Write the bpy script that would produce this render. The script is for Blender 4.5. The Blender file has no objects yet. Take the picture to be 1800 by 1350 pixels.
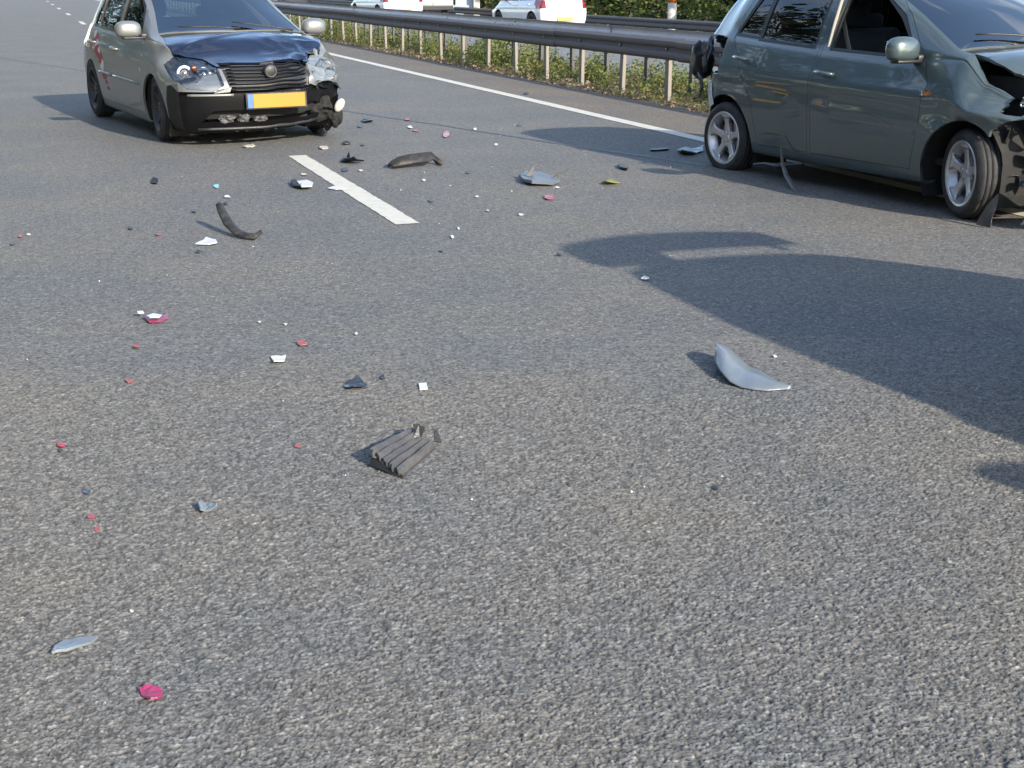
import bpy, bmesh, math, random
import numpy as np
from mathutils import Vector, Matrix, noise
R = math.radians
random.seed(7)

# ------------------------------------------------------------------ camera, sky, sun, exposure
sc = bpy.context.scene
col = sc.collection
CAM_H, CAM_P, CAM_F = 1.34, R(17.25), 2280.0
cd = bpy.data.cameras.new('camera'); cam = bpy.data.objects.new('camera', cd); col.objects.link(cam)
cam.location = (0, 0, CAM_H); cam.rotation_euler = (R(90) - CAM_P, 0, 0)
cd.sensor_width = 36; cd.lens = CAM_F / 1800 * 36; cd.clip_start = .05; cd.clip_end = 2000
sc.camera = cam
SUN_EL = R(25.3); SUN_AZ = math.atan2(.61, -.79)          # clockwise from +Y
S_H = Vector((.61, -.79, 0)).normalized()
w = bpy.data.worlds.new('World'); sc.world = w; w.use_nodes = True
nt = w.node_tree; nt.nodes.clear()
out = nt.nodes.new('ShaderNodeOutputWorld'); bg = nt.nodes.new('ShaderNodeBackground')
sky = nt.nodes.new('ShaderNodeTexSky'); sky.sky_type = 'NISHITA'; sky.sun_disc = False
sky.sun_elevation = SUN_EL; sky.sun_rotation = SUN_AZ
sky.air_density = 1.0; sky.dust_density = .7; sky.ozone_density = 1.4
tc = nt.nodes.new('ShaderNodeTexCoord'); mp = nt.nodes.new('ShaderNodeMapping')
mp.inputs['Scale'].default_value = (1, 1, 3.2)
cn = nt.nodes.new('ShaderNodeTexNoise'); cn.inputs['Scale'].default_value = 2.6; cn.inputs['Detail'].default_value = 7
cr = nt.nodes.new('ShaderNodeValToRGB'); cr.color_ramp.elements[0].position = .53; cr.color_ramp.elements[1].position = .78
mx = nt.nodes.new('ShaderNodeMix'); mx.data_type = 'RGBA'
mx.inputs[7].default_value = (5.4, 5.4, 5.5, 1)
nt.links.new(tc.outputs['Generated'], mp.inputs['Vector']); nt.links.new(mp.outputs[0], cn.inputs['Vector'])
nt.links.new(cn.outputs['Fac'], cr.inputs[0]); nt.links.new(cr.outputs[0], mx.inputs[0])
nt.links.new(sky.outputs[0], mx.inputs[6]); nt.links.new(mx.outputs[2], bg.inputs[0])
bg.inputs[1].default_value = .15
nt.links.new(bg.outputs[0], out.inputs[0])
ld = bpy.data.lights.new('sun', 'SUN'); ld.energy = 3.5; ld.angle = R(.8); ld.color = (1, .90, .76)
sun = bpy.data.objects.new('sun', ld); col.objects.link(sun)
tosun = Vector((S_H.x * math.cos(SUN_EL), S_H.y * math.cos(SUN_EL), math.sin(SUN_EL)))
sun.rotation_euler = tosun.to_track_quat('Z', 'Y').to_euler(); sun.location = (30, -20, 20)
sc.view_settings.view_transform = 'Standard'; sc.view_settings.look = 'None'
sc.view_settings.gamma = 1; sc.view_settings.exposure = 1.24
sc.view_settings.use_curve_mapping = False
sc.cycles.max_bounces = 8; sc.cycles.transparent_max_bounces = 16

# ------------------------------------------------------------------ ground frame
U = Vector((-.34374, .93906, 0)); N = Vector((.93906, .34374, 0))     # along the road, across it
ROADROT = math.atan2(U.y, U.x)
K = .957        # metres per survey unit across and along the road
def RP(n, s, z=0): return Vector((N.x * n + U.x * s, N.y * n + U.y * s, 0)) * K + Vector((0, 0, z))
def G(px, py, z=0):
    """photograph pixel -> point on the ground plane"""
    a = (py - 675) / CAM_F; h = CAM_H - z
    Y = h * (math.cos(CAM_P) - a * math.sin(CAM_P)) / (a * math.cos(CAM_P) + math.sin(CAM_P))
    Zc = Y * math.cos(CAM_P) + h * math.sin(CAM_P)
    return Vector(((px - 900) * Zc / CAM_F, Y, z))

# ------------------------------------------------------------------ helpers
def tag(o, label=None, cat=None, group=None, kind=None):
    if label: o['label'] = label
    if cat: o['category'] = cat
    if group: o['group'] = group
    if kind: o['kind'] = kind
    return o
def link(name, me, mats=(), parent=None, smooth=False):
    for m in (mats if isinstance(mats, (list, tuple)) else [mats]): me.materials.append(m)
    o = bpy.data.objects.new(name, me); col.objects.link(o)
    if parent is not None: o.parent = parent
    if smooth:
        for p in me.polygons: p.use_smooth = True
    return o
def frombm(name, bm, mats, parent=None, smooth=False):
    me = bpy.data.meshes.new(name); bm.to_mesh(me); bm.free()
    return link(name, me, mats, parent, smooth)
def frompy(name, v, f, mats, parent=None, smooth=False):
    me = bpy.data.meshes.new(name); me.from_pydata([tuple(a) for a in v], [], f); me.update()
    return link(name, me, mats, parent, smooth)
def empty(name, loc, rz=0):
    o = bpy.data.objects.new(name, None); col.objects.link(o); o.location = loc; o.rotation_euler = (0, 0, rz)
    o.empty_display_size = .2
    return o
def copy_tree(o, parent=None):
    c = o.copy(); col.objects.link(c)
    if parent is not None: c.parent = parent
    for ch in [x for x in bpy.data.objects if x.parent == o]: copy_tree(ch, c)
    return c
def box(bm, c, s, rot=None, bev=0):
    r = bmesh.ops.create_cube(bm, size=1)
    M = Matrix.Translation(Vector(c)) @ (rot.to_4x4() if rot is not None else Matrix.Identity(4)) @ Matrix.Diagonal((*s, 1))
    bmesh.ops.transform(bm, matrix=M, verts=r['verts'])
    if bev:
        es = list({e for v in r['verts'] for e in v.link_edges})
        bmesh.ops.bevel(bm, geom=es, offset=bev, segments=2, affect='EDGES', profile=.5)
def lathe(bm, prof, n=48, axis='y', cap=False):
    """prof: list of (radius, offset along axis)"""
    rings = []
    for r, h in prof:
        ring = []
        for i in range(n):
            a = 2 * math.pi * i / n
            if axis == 'y': co = (r * math.cos(a), h, r * math.sin(a))
            elif axis == 'z': co = (r * math.cos(a), r * math.sin(a), h)
            else: co = (h, r * math.cos(a), r * math.sin(a))
            ring.append(bm.verts.new(co))
        rings.append(ring)
    for a, b in zip(rings[:-1], rings[1:]):
        for i in range(n): bm.faces.new((a[i], a[(i + 1) % n], b[(i + 1) % n], b[i]))
    if cap:
        for ring in (rings[0], rings[-1]):
            try: bm.faces.new(ring)
            except ValueError: pass
    return rings
def tube(bm, pts, rad, n=8):
    pts = [Vector(p) for p in pts]; rings = []
    for i, p in enumerate(pts):
        d = (pts[min(i + 1, len(pts) - 1)] - pts[max(i - 1, 0)]).normalized()
        q = d.to_track_quat('Z', 'Y'); rr = rad[i] if isinstance(rad, (list, tuple)) else rad
        rings.append([bm.verts.new(p + q @ Vector((rr * math.cos(6.2832 * k / n), rr * math.sin(6.2832 * k / n), 0))) for k in range(n)])
    for a, b in zip(rings[:-1], rings[1:]):
        for k in range(n): bm.faces.new((a[k], a[(k + 1) % n], b[(k + 1) % n], b[k]))
    bm.faces.new(rings[0][::-1]); bm.faces.new(rings[-1])

# ------------------------------------------------------------------ materials
def mat(name, color, rough=.5, metal=0, coat=0, spec=.5, **k):
    m = bpy.data.materials.new(name); m.use_nodes = True
    b = m.node_tree.nodes['Principled BSDF']
    b.inputs['Base Color'].default_value = (*color, 1); b.inputs['Roughness'].default_value = rough
    b.inputs['Metallic'].default_value = metal; b.inputs['Coat Weight'].default_value = coat
    b.inputs['Coat Roughness'].default_value = .04
    b.inputs['Specular IOR Level'].default_value = spec
    return m
def worn(m, scale=6, amt=.35, bump=0, bscale=60, coord='Object', dirt=(.12, .11, .10), lo=.45, hi=.75):
    """wear: noise-driven dirt over the base colour, optional fine bump"""
    nt = m.node_tree; b = nt.nodes['Principled BSDF']; base = tuple(b.inputs['Base Color'].default_value)
    tc = nt.nodes.new('ShaderNodeTexCoord'); n = nt.nodes.new('ShaderNodeTexNoise')
    n.inputs['Scale'].default_value = scale; n.inputs['Detail'].default_value = 6; n.inputs['Roughness'].default_value = .65
    nt.links.new(tc.outputs[coord], n.inputs['Vector'])
    mr = nt.nodes.new('ShaderNodeMapRange'); mr.inputs[1].default_value = lo; mr.inputs[2].default_value = hi
    mr.inputs[4].default_value = amt; nt.links.new(n.outputs['Fac'], mr.inputs[0])
    mx = nt.nodes.new('ShaderNodeMix'); mx.data_type = 'RGBA'; mx.inputs[6].default_value = base; mx.inputs[7].default_value = (*dirt, 1)
    nt.links.new(mr.outputs[0], mx.inputs[0]); nt.links.new(mx.outputs[2], b.inputs['Base Color'])
    if bump:
        n2 = nt.nodes.new('ShaderNodeTexNoise'); n2.inputs['Scale'].default_value = bscale; n2.inputs['Detail'].default_value = 3
        nt.links.new(tc.outputs[coord], n2.inputs['Vector'])
        bp = nt.nodes.new('ShaderNodeBump'); bp.inputs['Strength'].default_value = bump; bp.inputs['Distance'].default_value = .01
        nt.links.new(n2.outputs['Fac'], bp.inputs['Height']); nt.links.new(bp.outputs[0], b.inputs['Normal'])
    return m
def glass(name, tint=(.35, .42, .45), f=.07):
    m = bpy.data.materials.new(name); m.use_nodes = True; nt = m.node_tree; nt.nodes.clear()
    o = nt.nodes.new('ShaderNodeOutputMaterial'); t = nt.nodes.new('ShaderNodeBsdfTransparent'); g = nt.nodes.new('ShaderNodeBsdfGlossy')
    t.inputs[0].default_value = (*tint, 1); g.inputs['Roughness'].default_value = .015
    fr = nt.nodes.new('ShaderNodeFresnel'); fr.inputs[0].default_value = 1.52
    ad = nt.nodes.new('ShaderNodeMath'); ad.operation = 'ADD'; ad.inputs[1].default_value = f; ad.use_clamp = True
    mx = nt.nodes.new('ShaderNodeMixShader')
    nt.links.new(fr.outputs[0], ad.inputs[0]); nt.links.new(ad.outputs[0], mx.inputs[0])
    nt.links.new(t.outputs[0], mx.inputs[1]); nt.links.new(g.outputs[0], mx.inputs[2]); nt.links.new(mx.outputs[0], o.inputs[0])
    return m
def asphalt(name, dark, mid, light, cell=105, tintscale=.9, warm=(1, 1, 1)):
    m = bpy.data.materials.new(name); m.use_nodes = True; nt = m.node_tree; L = nt.links.new
    b = nt.nodes['Principled BSDF']; b.inputs['Roughness'].default_value = .78; b.inputs['Specular IOR Level'].default_value = .42
    tc = nt.nodes.new('ShaderNodeTexCoord')
    def noise_(s, d=3, r=.5):
        n = nt.nodes.new('ShaderNodeTexNoise'); n.inputs['Scale'].default_value = s; n.inputs['Detail'].default_value = d
        n.inputs['Roughness'].default_value = r; L(tc.outputs['Object'], n.inputs['Vector']); return n
    warp = noise_(55, 2)
    wm = nt.nodes.new('ShaderNodeVectorMath'); wm.operation = 'MULTIPLY_ADD'
    wm.inputs[1].default_value = (.011, .011, 0); L(warp.outputs['Color'], wm.inputs[0]); L(tc.outputs['Object'], wm.inputs[2])
    def voro(sc_, feat):
        v = nt.nodes.new('ShaderNodeTexVoronoi'); v.voronoi_dimensions = '2D'; v.feature = feat
        v.inputs['Scale'].default_value = sc_; v.inputs['Randomness'].default_value = 1
        L(wm.outputs[0], v.inputs['Vector']); return v
    v1 = voro(cell, 'F1'); v2 = voro(cell, 'DISTANCE_TO_EDGE'); v3 = voro(cell * 1.9, 'F1')
    sep = nt.nodes.new('ShaderNodeSeparateColor'); L(v1.outputs['Color'], sep.inputs[0])
    ramp = nt.nodes.new('ShaderNodeValToRGB'); e = ramp.color_ramp.elements
    e[0].position = 0; e[0].color = (*dark, 1); e[1].position = 1; e[1].color = (*light, 1)
    for p, c in ((.22, tuple(.35 * d + .65 * q for d, q in zip(dark, mid))), (.5, mid), (.9, tuple(.7 * q + .3 * l for q, l in zip(mid, light)))):
        x = e.new(p); x.color = (*c, 1)
    L(sep.outputs[0], ramp.inputs[0])
    # joints between the stones
    jr = nt.nodes.new('ShaderNodeMapRange'); jr.inputs[1].default_value = .0; jr.inputs[2].default_value = .16
    jr.inputs[3].default_value = .58; jr.inputs[4].default_value = 1.08; L(v2.outputs['Distance'], jr.inputs[0])
    m1 = nt.nodes.new('ShaderNodeMix'); m1.data_type = 'RGBA'; m1.blend_type = 'MULTIPLY'; m1.inputs[0].default_value = 1
    L(ramp.outputs[0], m1.inputs[6]); L(jr.outputs[0], m1.inputs[7])
    # binder showing between, fine grit, broad mottling
    gr = noise_(420, 2); g2 = nt.nodes.new('ShaderNodeMapRange'); g2.inputs[3].default_value = .72; g2.inputs[4].default_value = 1.28
    g2.inputs[1].default_value = .3; g2.inputs[2].default_value = .7; L(gr.outputs['Fac'], g2.inputs[0])
    m2 = nt.nodes.new('ShaderNodeMix'); m2.data_type = 'RGBA'; m2.blend_type = 'MULTIPLY'; m2.inputs[0].default_value = 1
    L(m1.outputs[2], m2.inputs[6]); L(g2.outputs[0], m2.inputs[7])
    md = noise_(26, 4, .7); d2 = nt.nodes.new('ShaderNodeMapRange'); d2.inputs[3].default_value = .78; d2.inputs[4].default_value = 1.22
    d2.inputs[1].default_value = .32; d2.inputs[2].default_value = .68; L(md.outputs['Fac'], d2.inputs[0])
    m3 = nt.nodes.new('ShaderNodeMix'); m3.data_type = 'RGBA'; m3.blend_type = 'MULTIPLY'; m3.inputs[0].default_value = 1
    L(m2.outputs[2], m3.inputs[6]); L(d2.outputs[0], m3.inputs[7])
    bgn = noise_(tintscale, 5, .6); tr = nt.nodes.new('ShaderNodeValToRGB')
    tr.color_ramp.elements[0].position = .35; tr.color_ramp.elements[0].color = (.86 * warm[0], .90 * warm[1], .95 * warm[2], 1)
    tr.color_ramp.elements[1].position = .65; tr.color_ramp.elements[1].color = (1.10 * warm[0], 1.06 * warm[1], 1.0 * warm[2], 1)
    L(bgn.outputs['Fac'], tr.inputs[0])
    m4 = nt.nodes.new('ShaderNodeMix'); m4.data_type = 'RGBA'; m4.blend_type = 'MULTIPLY'; m4.inputs[0].default_value = 1
    L(m3.outputs[2], m4.inputs[6]); L(tr.outputs[0], m4.inputs[7]); L(m4.outputs[2], b.inputs['Base Color'])
    # relief
    h1 = nt.nodes.new('ShaderNodeMapRange'); h1.interpolation_type = 'SMOOTHSTEP'; h1.inputs[1].default_value = 0; h1.inputs[2].default_value = .35
    L(v2.outputs['Distance'], h1.inputs[0])
    ha = nt.nodes.new('ShaderNodeMath'); ha.operation = 'MULTIPLY_ADD'; ha.inputs[1].default_value = .8; L(sep.outputs[1], ha.inputs[0]); L(h1.outputs[0], ha.inputs[2])
    hb = nt.nodes.new('ShaderNodeMath'); hb.operation = 'MULTIPLY_ADD'; hb.inputs[1].default_value = .25; L(v3.outputs['Distance'], hb.inputs[0]); L(ha.outputs[0], hb.inputs[2])
    bp = nt.nodes.new('ShaderNodeBump'); bp.inputs['Strength'].default_value = .32; bp.inputs['Distance'].default_value = .0022
    L(hb.outputs[0], bp.inputs['Height']); L(bp.outputs[0], b.inputs['Normal'])
    return m
M = {}
M['road'] = asphalt('road asphalt', (.070, .069, .065), (.139, .136, .127), (.265, .260, .240), cell=112)
M['shoulder'] = asphalt('shoulder asphalt', (.05, .046, .041), (.152, .138, .120), (.28, .26, .225), cell=120, warm=(1.02, .98, .93))
M['road2'] = asphalt('opposite asphalt', (.05, .05, .05), (.19, .19, .19), (.34, .34, .33), cell=100)
M['paint'] = worn(mat('road paint', (.58, .56, .48), .6), 14, .55, .5, 180, dirt=(.30, .29, .27), lo=.45, hi=.8)
M['tar'] = mat('tar seam', (.045, .048, .05), .5)
M['soil'] = worn(mat('verge soil', (.075, .055, .038), .95), 5, .8, .6, 30, dirt=(.085, .095, .045))
M['silver'] = worn(mat('silver paint', (.235, .243, .235), .42, .5, .5), 2.2, .3, dirt=(.17, .165, .145))
M['blackpaint'] = mat('black paint', (.030, .044, .086), .27, .8, 1, .6)
M['green'] = worn(mat('grey green paint', (.080, .112, .118), .32, .35, 1), 3, .2, dirt=(.11, .12, .115))
M['white'] = mat('white paint', (.74, .74, .75), .3, 0, .8)
M['darkcar'] = mat('dark blue paint', (.03, .035, .05), .3, .3, 1)
M['greycar'] = mat('dark grey paint', (.06, .062, .066), .3, .4, 1)
M['plastic'] = worn(mat('black plastic', (.018, .019, .021), .42), 5, .3, .2, 120, dirt=(.05, .048, .045))
M['bumper'] = worn(mat('black bumper', (.004, .004, .005), .38, 0, .0, .28), 4, .3, dirt=(.012, .012, .011))
M['liner'] = worn(mat('arch liner', (.012, .012, .012), .85), 8, .5, dirt=(.035, .032, .028))
M['rubber'] = worn(mat('tyre rubber', (.022, .022, .024), .75), 14, .5, .3, 90, dirt=(.07, .066, .062))
M['alloy'] = worn(mat('alloy', (.55, .56, .58), .34, .75), 14, .3, dirt=(.3, .28, .25))
M['darkalloy'] = worn(mat('dark wheel', (.035, .036, .04), .4, .3), 10, .4, dirt=(.09, .085, .08))
M['steel'] = worn(mat('steel', (.30, .30, .31), .45, .8), 9, .5, dirt=(.10, .07, .05))
M['chrome'] = mat('chrome', (.8, .8, .82), .12, 1)
M['interior'] = worn(mat('interior cloth', (.022, .023, .027), .85), 8, .3, dirt=(.045, .045, .045))
M['trim'] = mat('light trim', (.42, .39, .33), .7)
M['glass'] = glass('window glass', (.52, .60, .62), .05)
M['screen'] = glass('windscreen glass', (.42, .54, .60), .26)
M['lens'] = glass('lamp glass', (.92, .94, .95), .05)
M['redlens'] = mat('red lens', (.20, .008, .012), .15, 0, 1)
M['whitebit'] = mat('white plastic', (.55, .56, .57), .4)
M['cream'] = mat('cream plastic', (.50, .47, .41), .5)
M['orange'] = mat('orange lamp', (.75, .22, .02), .3)
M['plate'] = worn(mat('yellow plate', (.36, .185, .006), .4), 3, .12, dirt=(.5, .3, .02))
M['paleplate'] = mat('pale yellow plate', (.42, .35, .10), .5)
M['bluestrip'] = mat('blue plate strip', (.06, .14, .42), .4)
M['redpaint'] = mat('red paint scrape', (.42, .035, .05), .5)
M['pinkpaint'] = mat('pale scrape', (.78, .66, .66), .5)
M['magenta'] = mat('magenta lens shard', (.26, .03, .095), .45, 0, .2)
M['red'] = mat('red shard', (.30, .02, .03), .4, 0, .3)
M['dullred'] = mat('dull red shard', (.26, .07, .07), .45)
M['greyplastic'] = worn(mat('grey plastic', (.07, .07, .073), .5), 18, .6, .3, 120, dirt=(.15, .14, .13))
M['brownplastic'] = worn(mat('scuffed plastic', (.022, .021, .020), .6), 22, .6, .3, 120, dirt=(.13, .105, .08))
M['greyshell'] = worn(mat('grey shell', (.155, .185, .215), .4, .1, .3), 14, .3, dirt=(.30, .29, .28))
M['bluebit'] = mat('blue grey plastic', (.030, .040, .058), .35, .2, .3)
M['slate'] = worn(mat('slate plastic', (.12, .14, .165), .45), 20, .4, .2, 120, dirt=(.2, .19, .18))
M['cyanbit'] = mat('pale cyan plastic', (.25, .55, .62), .4)
M['lime'] = mat('lime marking', (.17, .19, .07), .8)
M['zinc'] = worn(mat('galvanised steel', (.62, .62, .68), .5, .25), 4, .35, .1, 40, dirt=(.34, .33, .34))
M['dirtyzinc'] = worn(mat('sooty galvanised steel', (.125, .116, .120), .75, .05), 2.5, .6, .15, 30, dirt=(.15, .135, .125), lo=.4, hi=.8)
M['post'] = worn(mat('barrier post', (.22, .20, .17), .6, .15), 9, .6, dirt=(.26, .22, .18))
M['darkpost'] = worn(mat('shaded barrier post', (.085, .085, .085), .7, .1), 9, .5, dirt=(.12, .11, .10))  # darker copy of the post steel: shade on unlit back posts put into colour
M['concrete'] = worn(mat('concrete', (.42, .42, .40), .8), 2, .5, dirt=(.28, .27, .25))
M['bluepanel'] = mat('blue grey panel', (.36, .41, .48), .5)
def leafmat(name, cols, rough=.6, trans=True):
    m = mat(name, cols[0], rough); nt = m.node_tree; b = nt.nodes['Principled BSDF']
    at = nt.nodes.new('ShaderNodeAttribute'); at.attribute_name = 'rnd'
    r = nt.nodes.new('ShaderNodeValToRGB'); r.color_ramp.interpolation = 'LINEAR'
    e = r.color_ramp.elements; e[0].color = (*cols[0], 1); e[1].color = (*cols[-1], 1)
    for i, c in enumerate(cols[1:-1]): x = e.new((i + 1) / (len(cols) - 1)); x.color = (*c, 1)
    nt.links.new(at.outputs['Fac'], r.inputs[0]); nt.links.new(r.outputs[0], b.inputs['Base Color'])
    if trans:
        t = nt.nodes.new('ShaderNodeBsdfTranslucent'); nt.links.new(r.outputs[0], t.inputs[0])
        mxs = nt.nodes.new('ShaderNodeMixShader'); mxs.inputs[0].default_value = .35
        o = nt.nodes['Material Output']; nt.links.new(b.outputs[0], mxs.inputs[1]); nt.links.new(t.outputs[0], mxs.inputs[2]); nt.links.new(mxs.outputs[0], o.inputs[0])
    return m
M['weed'] = leafmat('weed leaves', [(.038, .080, .016), (.065, .115, .022), (.115, .145, .032), (.24, .21, .055), (.13, .165, .042)])
M['litter'] = leafmat('dry litter', [(.06, .038, .024), (.14, .095, .06), (.23, .165, .11), (.28, .22, .16)], trans=False)
M['bush'] = leafmat('bush leaves', [(.010, .018, .006), (.018, .028, .009), (.034, .046, .013), (.06, .065, .02)])
M['grass'] = leafmat('verge grass', [(.04, .075, .016), (.075, .105, .024), (.14, .14, .045), (.21, .18, .09)])
M['bark'] = mat('bark', (.06, .045, .03), .9)

# ------------------------------------------------------------------ ground, roads, markings
def strip(name, n0, n1, s0, s1, z, m, seg=1):
    v, f = [], []
    for i in range(seg + 1):
        s = s0 + (s1 - s0) * i / seg
        v += [(n0 * K, s * K, 0), (n1 * K, s * K, 0)]
    for i in range(seg): f.append((2 * i, 2 * i + 1, 2 * i + 3, 2 * i + 2))
    o = frompy(name, v, f, m)
    o.location = (0, 0, z); o.rotation_euler = (0, 0, math.atan2(N.y, N.x)); return o
gv, gf = [], []
for s_ in (-300, 1200):
    for n_, z_ in ((-600, -.02), (8.9, -.02), (9.4, -.22), (18.35, -.22), (20.3, -.60), (600, -.60)): gv.append(RP(n_, s_, z_))
for i in range(5): gf.append((i, i + 1, i + 7, i + 6))
g = frompy('ground', gv, gf, M['soil']); tag(g, kind='structure')
o = strip('road', -9.5, 5.95, -60, 700, 0, M['road']); tag(o, kind='structure')
o = strip('road_shoulder', 5.95, 7.02, -60, 700, 0, M['shoulder']); tag(o, kind='structure')
o = strip('opposite_road', 9.4, 18.5, -60, 700, -.20, M['road2']); tag(o, kind='structure')
def relief(y0, y1, c, nx=780):
    """the open aggregate of the near road as real relief: stones as small uneven domes"""
    ys = [y0]
    while ys[-1] < y1: ys.append(ys[-1] + .0029 + .0021 * (ys[-1] - y0) / (y1 - y0))
    ys = np.array(ys); ny = len(ys) - 1
    Uq, Y = np.meshgrid(np.linspace(-1, 1, nx + 1), ys); X = Uq * (.30 * Y + .75); Uq = Uq.ravel(); X = X.ravel(); Y = Y.ravel()
    rs = np.random.RandomState(99)
    T = rs.rand(64, 64)
    def vn(x, y, f, o):
        x = x * f + o; y = y * f + o * 1.7; xi = np.floor(x).astype(int); yi = np.floor(y).astype(int); fx = x - xi; fy = y - yi
        fx = fx * fx * (3 - 2 * fx); fy = fy * fy * (3 - 2 * fy); g = lambda i, j: T[(i * 7 + j * 13) % 64, (j * 5 + i * 11 + (i // 5) * 3) % 64]
        return (g(xi, yi) * (1 - fx) + g(xi + 1, yi) * fx) * (1 - fy) + (g(xi, yi + 1) * (1 - fx) + g(xi + 1, yi + 1) * fx) * fy
    wx = X + .003 * (vn(X, Y, 110, 3) - .5) + .0015 * (vn(X, Y, 230, 9) - .5); wy = Y + .003 * (vn(X, Y, 110, 31) - .5) + .0015 * (vn(X, Y, 230, 47) - .5)
    gx = np.floor(wx / c).astype(np.int64); gy = np.floor(wy / c).astype(np.int64)
    def h(i, j, k):
        v = (i * 374761393 + j * 668265263 + k * 1442695041) & 0xffffffff
        v = ((v ^ (v >> 13)) * 1274126177) & 0xffffffff; v = ((v ^ (v >> 16)) * 2246822519) & 0xffffffff
        return (v & 0xffffff) / float(0xffffff)
    f1 = np.full(X.shape, 9.); f2 = np.full(X.shape, 9.); st = np.zeros(X.shape); st2 = np.zeros(X.shape)
    for di in (-1, 0, 1):
        for dj in (-1, 0, 1):
            i, j = gx + di, gy + dj; px = (i + .08 + .84 * h(i, j, 1)) * c; py = (j + .08 + .84 * h(i, j, 2)) * c; r = .80 + .4 * h(i, j, 3)
            d = np.hypot(wx - px, wy - py) / (c * r); new = d < f1
            f2 = np.where(new, f1, np.minimum(f2, d)); st = np.where(new, h(i, j, 4), st); st2 = np.where(new, h(i, j, 5), st2); f1 = np.where(new, d, f1)
    e = np.clip((f2 - f1) / .38, 0, 1); e = e * e * (3 - 2 * e)
    low = st2 < .17
    z = .0034 * e * (.6 + .4 * st) + .0024 * st2 - .0045 * low * e + .0003 * (vn(X, Y, 400, 5) - .5)
    z += .0016 * (vn(X, Y, 28, 11) - .5)
    z = np.clip(z - .0004, 0, None)
    fade = np.clip(np.minimum.reduce([(1 - np.abs(Uq)) * 2, (Y - y0) + .3, (ys[-1] - Y) * .45]) / .4, 0, 1)
    z = .0006 + z * fade
    V = np.stack([X, Y, z], 1).astype(np.float32); n = len(V)
    idx = np.arange(n).reshape(ny + 1, nx + 1); F = np.stack([idx[:-1, :-1], idx[:-1, 1:], idx[1:, 1:], idx[1:, :-1]], -1).reshape(-1, 4)
    me = bpy.data.meshes.new('road_surface'); me.vertices.add(n); me.vertices.foreach_set('co', V.ravel())
    me.loops.add(F.size); me.loops.foreach_set('vertex_index', F.ravel().astype(np.int32)); me.polygons.add(len(F))
    me.polygons.foreach_set('loop_start', (np.arange(len(F)) * 4).astype(np.int32)); me.polygons.foreach_set('loop_total', np.full(len(F), 4, np.int32))
    for nm, arr in (('stone', np.where(low, .05, st)), ('gap', e)):
        at = me.attributes.new(nm, 'FLOAT', 'POINT'); at.data.foreach_set('value', arr.astype(np.float32))
    me.update(calc_edges=True)
    o = link('road_surface', me, M['nearroad'])
    tag(o, kind='structure'); return o
def near_material():
    m = M['road'].copy(); m.name = 'near road asphalt'; nt = m.node_tree; L = nt.links.new
    ramp = [n for n in nt.nodes if n.type == 'VALTORGB' and len(n.color_ramp.elements) == 5][0]
    jr = [n for n in nt.nodes if n.type == 'MAP_RANGE' and abs(n.inputs[3].default_value - .58) < 1e-4][0]
    a1 = nt.nodes.new('ShaderNodeAttribute'); a1.attribute_name = 'stone'; a2 = nt.nodes.new('ShaderNodeAttribute'); a2.attribute_name = 'gap'
    L(a1.outputs['Fac'], ramp.inputs[0]); L(a2.outputs['Fac'], jr.inputs[0])
    jr.inputs[2].default_value = .75; jr.inputs[3].default_value = .56; jr.inputs[4].default_value = 1.20
    bp = [n for n in nt.nodes if n.type == 'BUMP'][0]
    for l in list(nt.links):
        if l.to_node == bp: nt.links.remove(l)
    n = nt.nodes.new('ShaderNodeTexNoise'); n.inputs['Scale'].default_value = 700; n.inputs['Detail'].default_value = 2
    tc = [q for q in nt.nodes if q.type == 'TEX_COORD'][0]; L(tc.outputs['Object'], n.inputs['Vector']); L(n.outputs['Fac'], bp.inputs['Height'])
    bp.inputs['Strength'].default_value = .25; bp.inputs['Distance'].default_value = .0012
    return m
M['nearroad'] = near_material()
relief(1.55, 4.95, .0077)
def marking(name, n0, n1, s0, s1, z=.004):
    """painted marking with slightly ragged worn edges"""
    v, f = [], []; k = max(2, int((s1 - s0) / .05) if s1 - s0 < 5 else int((s1 - s0) / .6)); rag = .004 if s1 - s0 < 5 else .003
    for i in range(k + 1):
        s = s0 + (s1 - s0) * i / k
        v += [(n0 * K + random.uniform(-rag, rag), s * K, 0), (n1 * K + random.uniform(-rag, rag), s * K, 0)]
    for i in range(k): f.append((2 * i, 2 * i + 1, 2 * i + 3, 2 * i + 2))
    o = frompy(name, v, f, M['paint']); o.location = (0, 0, z); o.rotation_euler = (0, 0, math.atan2(N.y, N.x))
    tag(o, kind='structure'); return o
marking('edge_line', 5.74, 5.90, -40, 260)
per = 13.45
for k in range(-1, 12):
    marking('lane_dash', 2.00, 2.15, 7.50 + per * k, 10.92 + per * k)
for k in range(0, 12): marking('opposite_dash', 13.9, 14.05, 5 + 12 * k, 8 + 12 * k, -.196)
# transverse tar joint across the carriageway
a, b_ = G(-260, 62), G(1240, 292)
d = (b_ - a).normalized(); pn = Vector((-d.y, d.x, 0)); v, f = [], []
for i in range(161):
    p = a + (b_ - a) * i / 160 + pn * (.03 * noise.noise(Vector((i * .13, 3, 1)))); wd = .022 + .012 * noise.noise(Vector((i * .3, 0, 7)))
    v += [p + pn * wd, p - pn * wd]
for i in range(160): f.append((2 * i, 2 * i + 1, 2 * i + 3, 2 * i + 2))
o = frompy('road_joint', v, f, M['tar']); o.location.z = .003; tag(o, kind='structure')

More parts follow.
